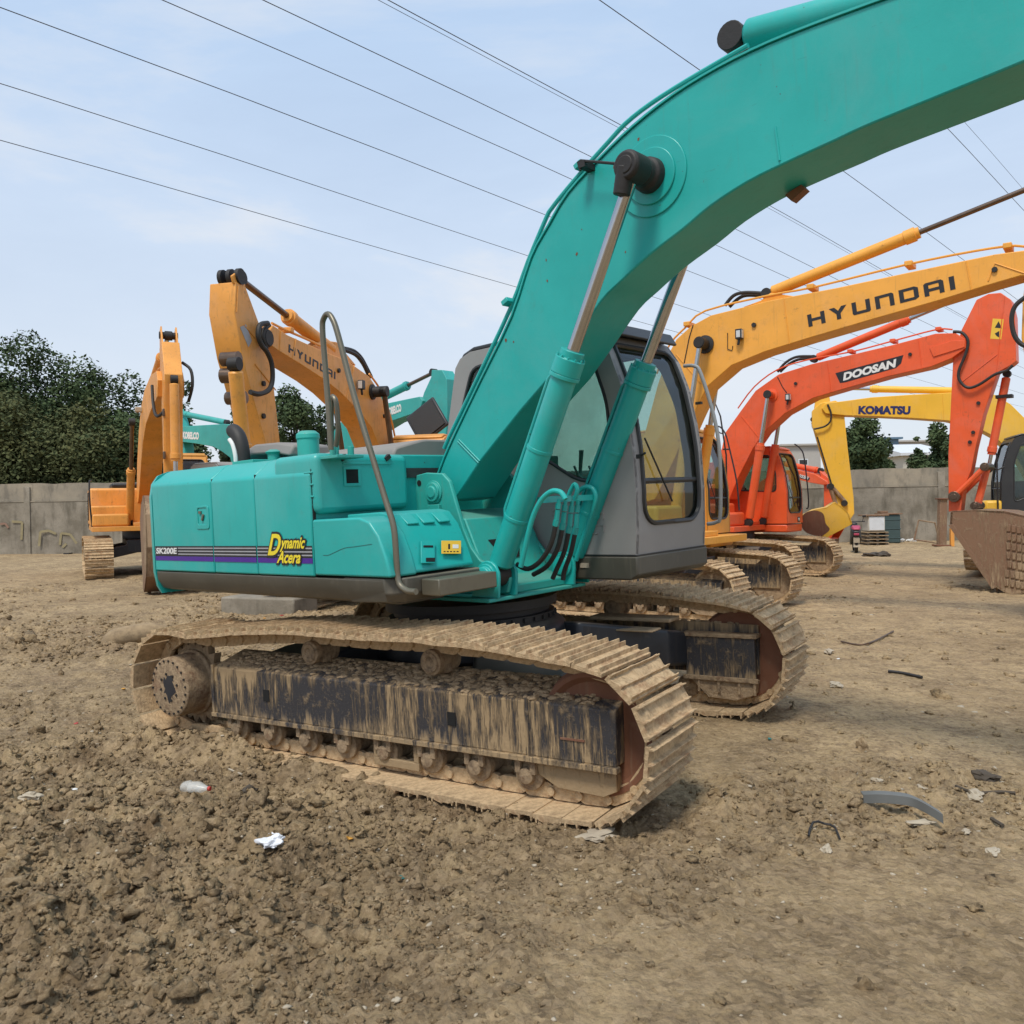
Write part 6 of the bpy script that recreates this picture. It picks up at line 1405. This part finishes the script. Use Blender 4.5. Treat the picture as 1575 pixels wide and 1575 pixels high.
# leaning rusty frame, steel post, scrap
p = gp(1425, 838); g = G(); P_ = [atY(a, b, p.y) for a, b in ((1406, 830), (1413, 800), (1438, 804), (1446, 836))]; g.tube(P_ + [P_[0]], .035, 6); tag(obj('scrap_metal', g, 'bucket'), 'bent rusty scrap metal leaning against the foot of the wall', 'scrap')
p = gp(1448, 842); Po = empty('steel_post', Matrix.Translation(p) @ Matrix.Rotation(R(2), 4, 'Y'), 'dark rusty steel post standing left of the brown bucket', 'post'); g = G(); g.box((0, 0, .8), (.26, .22, 1.7)); po = obj('column', g, 'bucket', Po, .02); g = G(); g.box((.02, 0, 1.66), (.4, .34, .05)); g.box((0, 0, .03), (.5, .4, .06)); obj('flange', g, 'rustdisc', Po, .01); g = G(); g.box((.32, -.1, .3), (.12, .1, .65)); tag(obj('wood_stake', g, 'orange'), 'x', 'x')
o = bpy.data.objects['wood_stake']; o.location = p; tag(o, 'short orange-brown stake standing right of the rusty post', 'stake')
rd = random.Random(3)
for k, (px, py, c_, nm, lab, cat) in enumerate(((1394, 835, 'decal_white', 'litter_heap', 'small heap of pale rubbish on the ground by the wall', 'rubbish'), (1418, 832, 'pinkred', 'litter_bag', 'crumpled red and white bag under the scrap frame', 'bag'), (1345, 858, 'bark', 'scrap_wood', 'dark scrap wood lying on the ground near the scooter', 'scrap'))):
    p = gp(px, py); g = G()
    for j in range(6): g.rock((p.x + rd.uniform(-.35, .35), p.y + rd.uniform(-.15, .15), p.z + .05), rd.uniform(.06, .15), 1, (1.3, 1, .6), k * 9 + j)
    tag(obj(nm, g, c_), lab, cat)
# concrete slab block behind the main machine's far track, rubble sack by the near track
A_ = [gnd(a, b) for a, b in ((350, 945), (463, 949))]; g = G(); m_ = (A_[0] + A_[1]) / 2; wd_ = (A_[1] - A_[0]).length
g.box(m_ + Vector((0, .35, gz(m_.x, m_.y) + .11)), (wd_, .7, .32), Matrix.Rotation(math.atan2((A_[1] - A_[0]).y, (A_[1] - A_[0]).x), 3, 'Z')); tag(obj('concrete_slab', g, 'wall', None, .03), 'broken grey concrete slab lying behind the near track', 'slab')
p = gp(205, 1000); g = G(); vs = []
pp_ = [Vector((-.42, .1, -.02)), Vector((-.3, .12, .08)), Vector((-.05, .15, .13)), Vector((.2, .18, .15)), Vector((.42, .25, .10))]
g.tube([p + q for q in smooth_path(pp_, 4)], [.05, .07, .09, .11, .12, .13, .13, .13, .13, .13, .13, .13, .12, .11, .10, .08, .05], 12)
tag(obj('mud_sack', g, 'clod', None), 'mud-covered lumpy sack lying at the rear end of the near track', 'sack')
# plastic bottle
p = gp(302, 1237); Bm = Matrix.Translation(p + Vector((0, 0, .03))) @ RZ(R(-18)) @ Matrix.Scale(.82, 4); Bo = empty('plastic_bottle', Bm, 'crushed clear plastic bottle with a red cap on the mud', 'bottle')
g = G(); g.turn((-.11, 0, 0), (1, 0, 0), [(0, .02), (.005, .033), (.05, .036), (.06, .031), (.07, .036), (.13, .034), (.16, .030), (.20, .015), (.215, .013)], 18); g.v = [(x, y * 1.35, z * 1.1 + .005 * math.sin(x * 70)) for x, y, z in g.v]
gg = NG('clear_plastic'); a = gg.n('ShaderNodeBsdfPrincipled'); a.inputs['Base Color'].default_value = (.8, .8, .76, 1); a.inputs['Roughness'].default_value = .25; a.inputs['Alpha'].default_value = .38; gg.l(a.outputs[0], gg.out.inputs[0]); MATS['clear_plastic'] = gg.m
bo = obj('body', g, 'clear_plastic', Bo, ang=60); g = G(); g.turn((.105, 0, 0), (1, 0, 0), [(0, .016), (.02, .016)], 14); plain('capred', (.45, .04, .03), .5); obj('cap', g, 'capred', Bo, .002)
# paper tissues
plain('paper', (.70, .71, .74), .8)
def crumple(px, py, r_, seed, label, name='paper_tissue', mat='paper', sq=(1, .9, .55)):
    p = gp(px, py); g = G(); vs, fs = ICO[3]; o = Vector((seed * 3.7, 1, 2))
    g.add([p + Vector((v.x * sq[0], v.y * sq[1], max(v.z, -.35) * sq[2] + .3 * sq[2])) * r_ * (.8 + .45 * mnoise.noise(v * 1.7 + o) + .22 * abs(mnoise.noise(v * 5 + o))) for v in vs], fs)
    return tag(obj(name, g, mat, ang=25), label, 'litter')
crumple(419, 1322, .072, 1, 'larger crumpled white paper tissue on the mud'); crumple(428, 1345, .045, 2, 'small white paper scrap just below the larger tissue')
# bent grey strip, stones around it
z0_ = gp(1390, 1244).z; P_ = [Vector((gnd(a, b, z0_).x, gnd(a, b, z0_).y, z0_ + z)) for a, b, z in ((1326, 1231, .03), (1350, 1236, .05), (1375, 1239, .055), (1400, 1243, .055), (1425, 1252, .045), (1448, 1259, .02))]
g = G(); sp_ = smooth_path(P_, 4); g.loft([[q + Vector((0, -.012, .0)), q + Vector((0, .022, .008)), q + Vector((0, .020, .014)), q + Vector((0, -.016, .006)), q + Vector((0, -.022, -.04)), q + Vector((0, -.018, -.04))] for q in sp_])
plain('greyplastic', (.13, .135, .13), .5); tag(obj('plastic_strip', g, 'greyplastic', None, .002), 'bent grey plastic trim strip lying on the ground at lower right', 'debris')
def stone_at(px, py, r_, seed, label, mat='stone', sq=(1, .8, .6), name='stone'):
    p = gp(px, py); g = G(); g.rock(p + Vector((0, 0, r_ * .3)), r_, 2, sq, seed); return tag(obj(name, g, mat, ang=28), label, 'stone', None)
stone_at(1382, 1257, .055, 3, 'rounded brown stone against the front of the grey strip', 'clod'); stone_at(1350, 1225, .03, 4, 'small pale stone at the left end of the grey strip'); stone_at(1417, 1242, .032, 5, 'squarish pale stone lying on the grey strip')
stone_at(1416, 1290, .045, 6, 'flat tan stone below the grey strip', 'stone', (1.5, .6, .25)); stone_at(1486, 1302, .025, 7, 'flat white stone at the lower right', 'stone', (1.3, .8, .4)); stone_at(1272, 1334, .03, 8, 'pale yellowish stone chip at bottom right', 'stone'); stone_at(1528, 1330, .035, 9, 'flat buff stone near the right edge', 'stone', (1.5, .7, .3))
stone_at(922, 1304, .06, 10, 'flat yellowish stone in front of the near track', 'stone', (1.4, 1, .25)); stone_at(1287, 1075, .06, 11, 'pale broken stone right of the far track', 'stone', (1, 1.3, .4)); stone_at(107, 1263, .03, 12, 'small white stone at the lower left', 'stone'); stone_at(1275, 1010, .06, 13, 'pale stone beside the tip of the far track', 'stone', (1.6, .7, .4))
stone_at(384, 1225, .045, 14, 'dark round clod on the mud right of the bottle', 'bark', (1, .9, .7)); stone_at(45, 1238, .05, 15, 'elongated pale clod near the left edge', 'stone', (.6, 1.3, .5))
stone_at(1326, 1176, .05, 16, 'upright brown clod behind the grey strip', 'clod', (.7, .6, 1.1)); stone_at(1500, 1245, .07, 17, 'grey slab-like stone right of the strip', 'stone', (.6, 1.3, .35)); stone_at(1515, 1222, .06, 18, 'dark stone behind the stick at lower right', 'bark', (1, .8, .5))
def stick(pts, r_, label, mat='bark', name='stick', lift=.015):
    P_ = [gp(a, b) + Vector((0, 0, lift)) for a, b in pts]; g = G(); g.tube(smooth_path(P_, 4), r_, 6); return tag(obj(name, g, mat), label, 'debris')
stick([(1470, 1240), (1500, 1241), (1540, 1240), (1562, 1243)], .010, 'long dark stick right of the grey strip'); stick([(1366, 1044), (1390, 1046), (1418, 1052)], .016, 'short piece of black hose on the ground at right', 'rubber', 'hose_piece')
stick([(1294, 990), (1320, 994), (1342, 992), (1374, 976)], .012, 'bent thin rod on the ground right of the far track', 'rodbrown', 'bent_rod'); stick([(1525, 1285), (1543, 1296)], .010, 'short dark twig at the lower right'); stick([(350, 1185), (372, 1208)], .007, 'pale straw stem on the mud above the bottle', 'stone', 'straw_stem')
P_ = [gp(1268 + 24 * math.cos(a), 1312 - 16 * math.sin(a)) + Vector((0, 0, .015 + .02 * math.sin(a))) for a in np.linspace(0, math.pi, 9)]; g = G(); g.tube(P_, .006, 6); tag(obj('wire_loop', g, 'rubber'), 'thin black wire arched over a stone at the bottom right', 'wire')
P_ = [gp(a, b) + Vector((0, 0, .02)) for a, b in ((88, 850), (95, 838), (110, 838), (112, 850), (98, 852))]; g = G(); g.tube(smooth_path(P_, 4), .04, 6); tag(obj('cable_coil', g, 'rubber'), 'loose black cable coil at the foot of the left wall', 'cable')
rd = random.Random(21)
cols = {'litter_orange': (.5, .24, .03), 'litter_red': (.4, .05, .04), 'litter_teal': (.03, .16, .15), 'litter_white': (.7, .7, .68)}
for n_, c_ in cols.items(): plain(n_, c_, .7)
for k, (px, py, m_, lab) in enumerate(((190, 1062, 'litter_orange', 'tiny orange scrap left of the rear drum'), (117, 1107, 'litter_red', 'tiny red scrap on the mud at left'), (434, 951, 'litter_red', 'tiny red scrap behind the near track'), (407, 960, 'litter_orange', 'tiny yellow scrap behind the near track'), (538, 1305, 'litter_orange', 'tiny yellow scrap below the near track'), (617, 1358, 'litter_teal', 'tiny teal scrap near the bottom edge'), (116, 1212, 'litter_white', 'tiny white scrap at the lower left'), (1184, 1160, 'litter_teal', 'tiny teal scrap in front of the far track'), (1290, 1022, 'litter_white', 'small white scrap beyond the far track tip'), (1508, 862, 'litter_white', 'white litter on the ground before the wall'))):
    p = gp(px, py); g = G(); g.rock(p + Vector((0, 0, .008)), .012 + .004 * (p.y / 5), 0, (1.5, 1, .4), k); tag(obj('litter_scrap', g, m_), lab, 'litter')
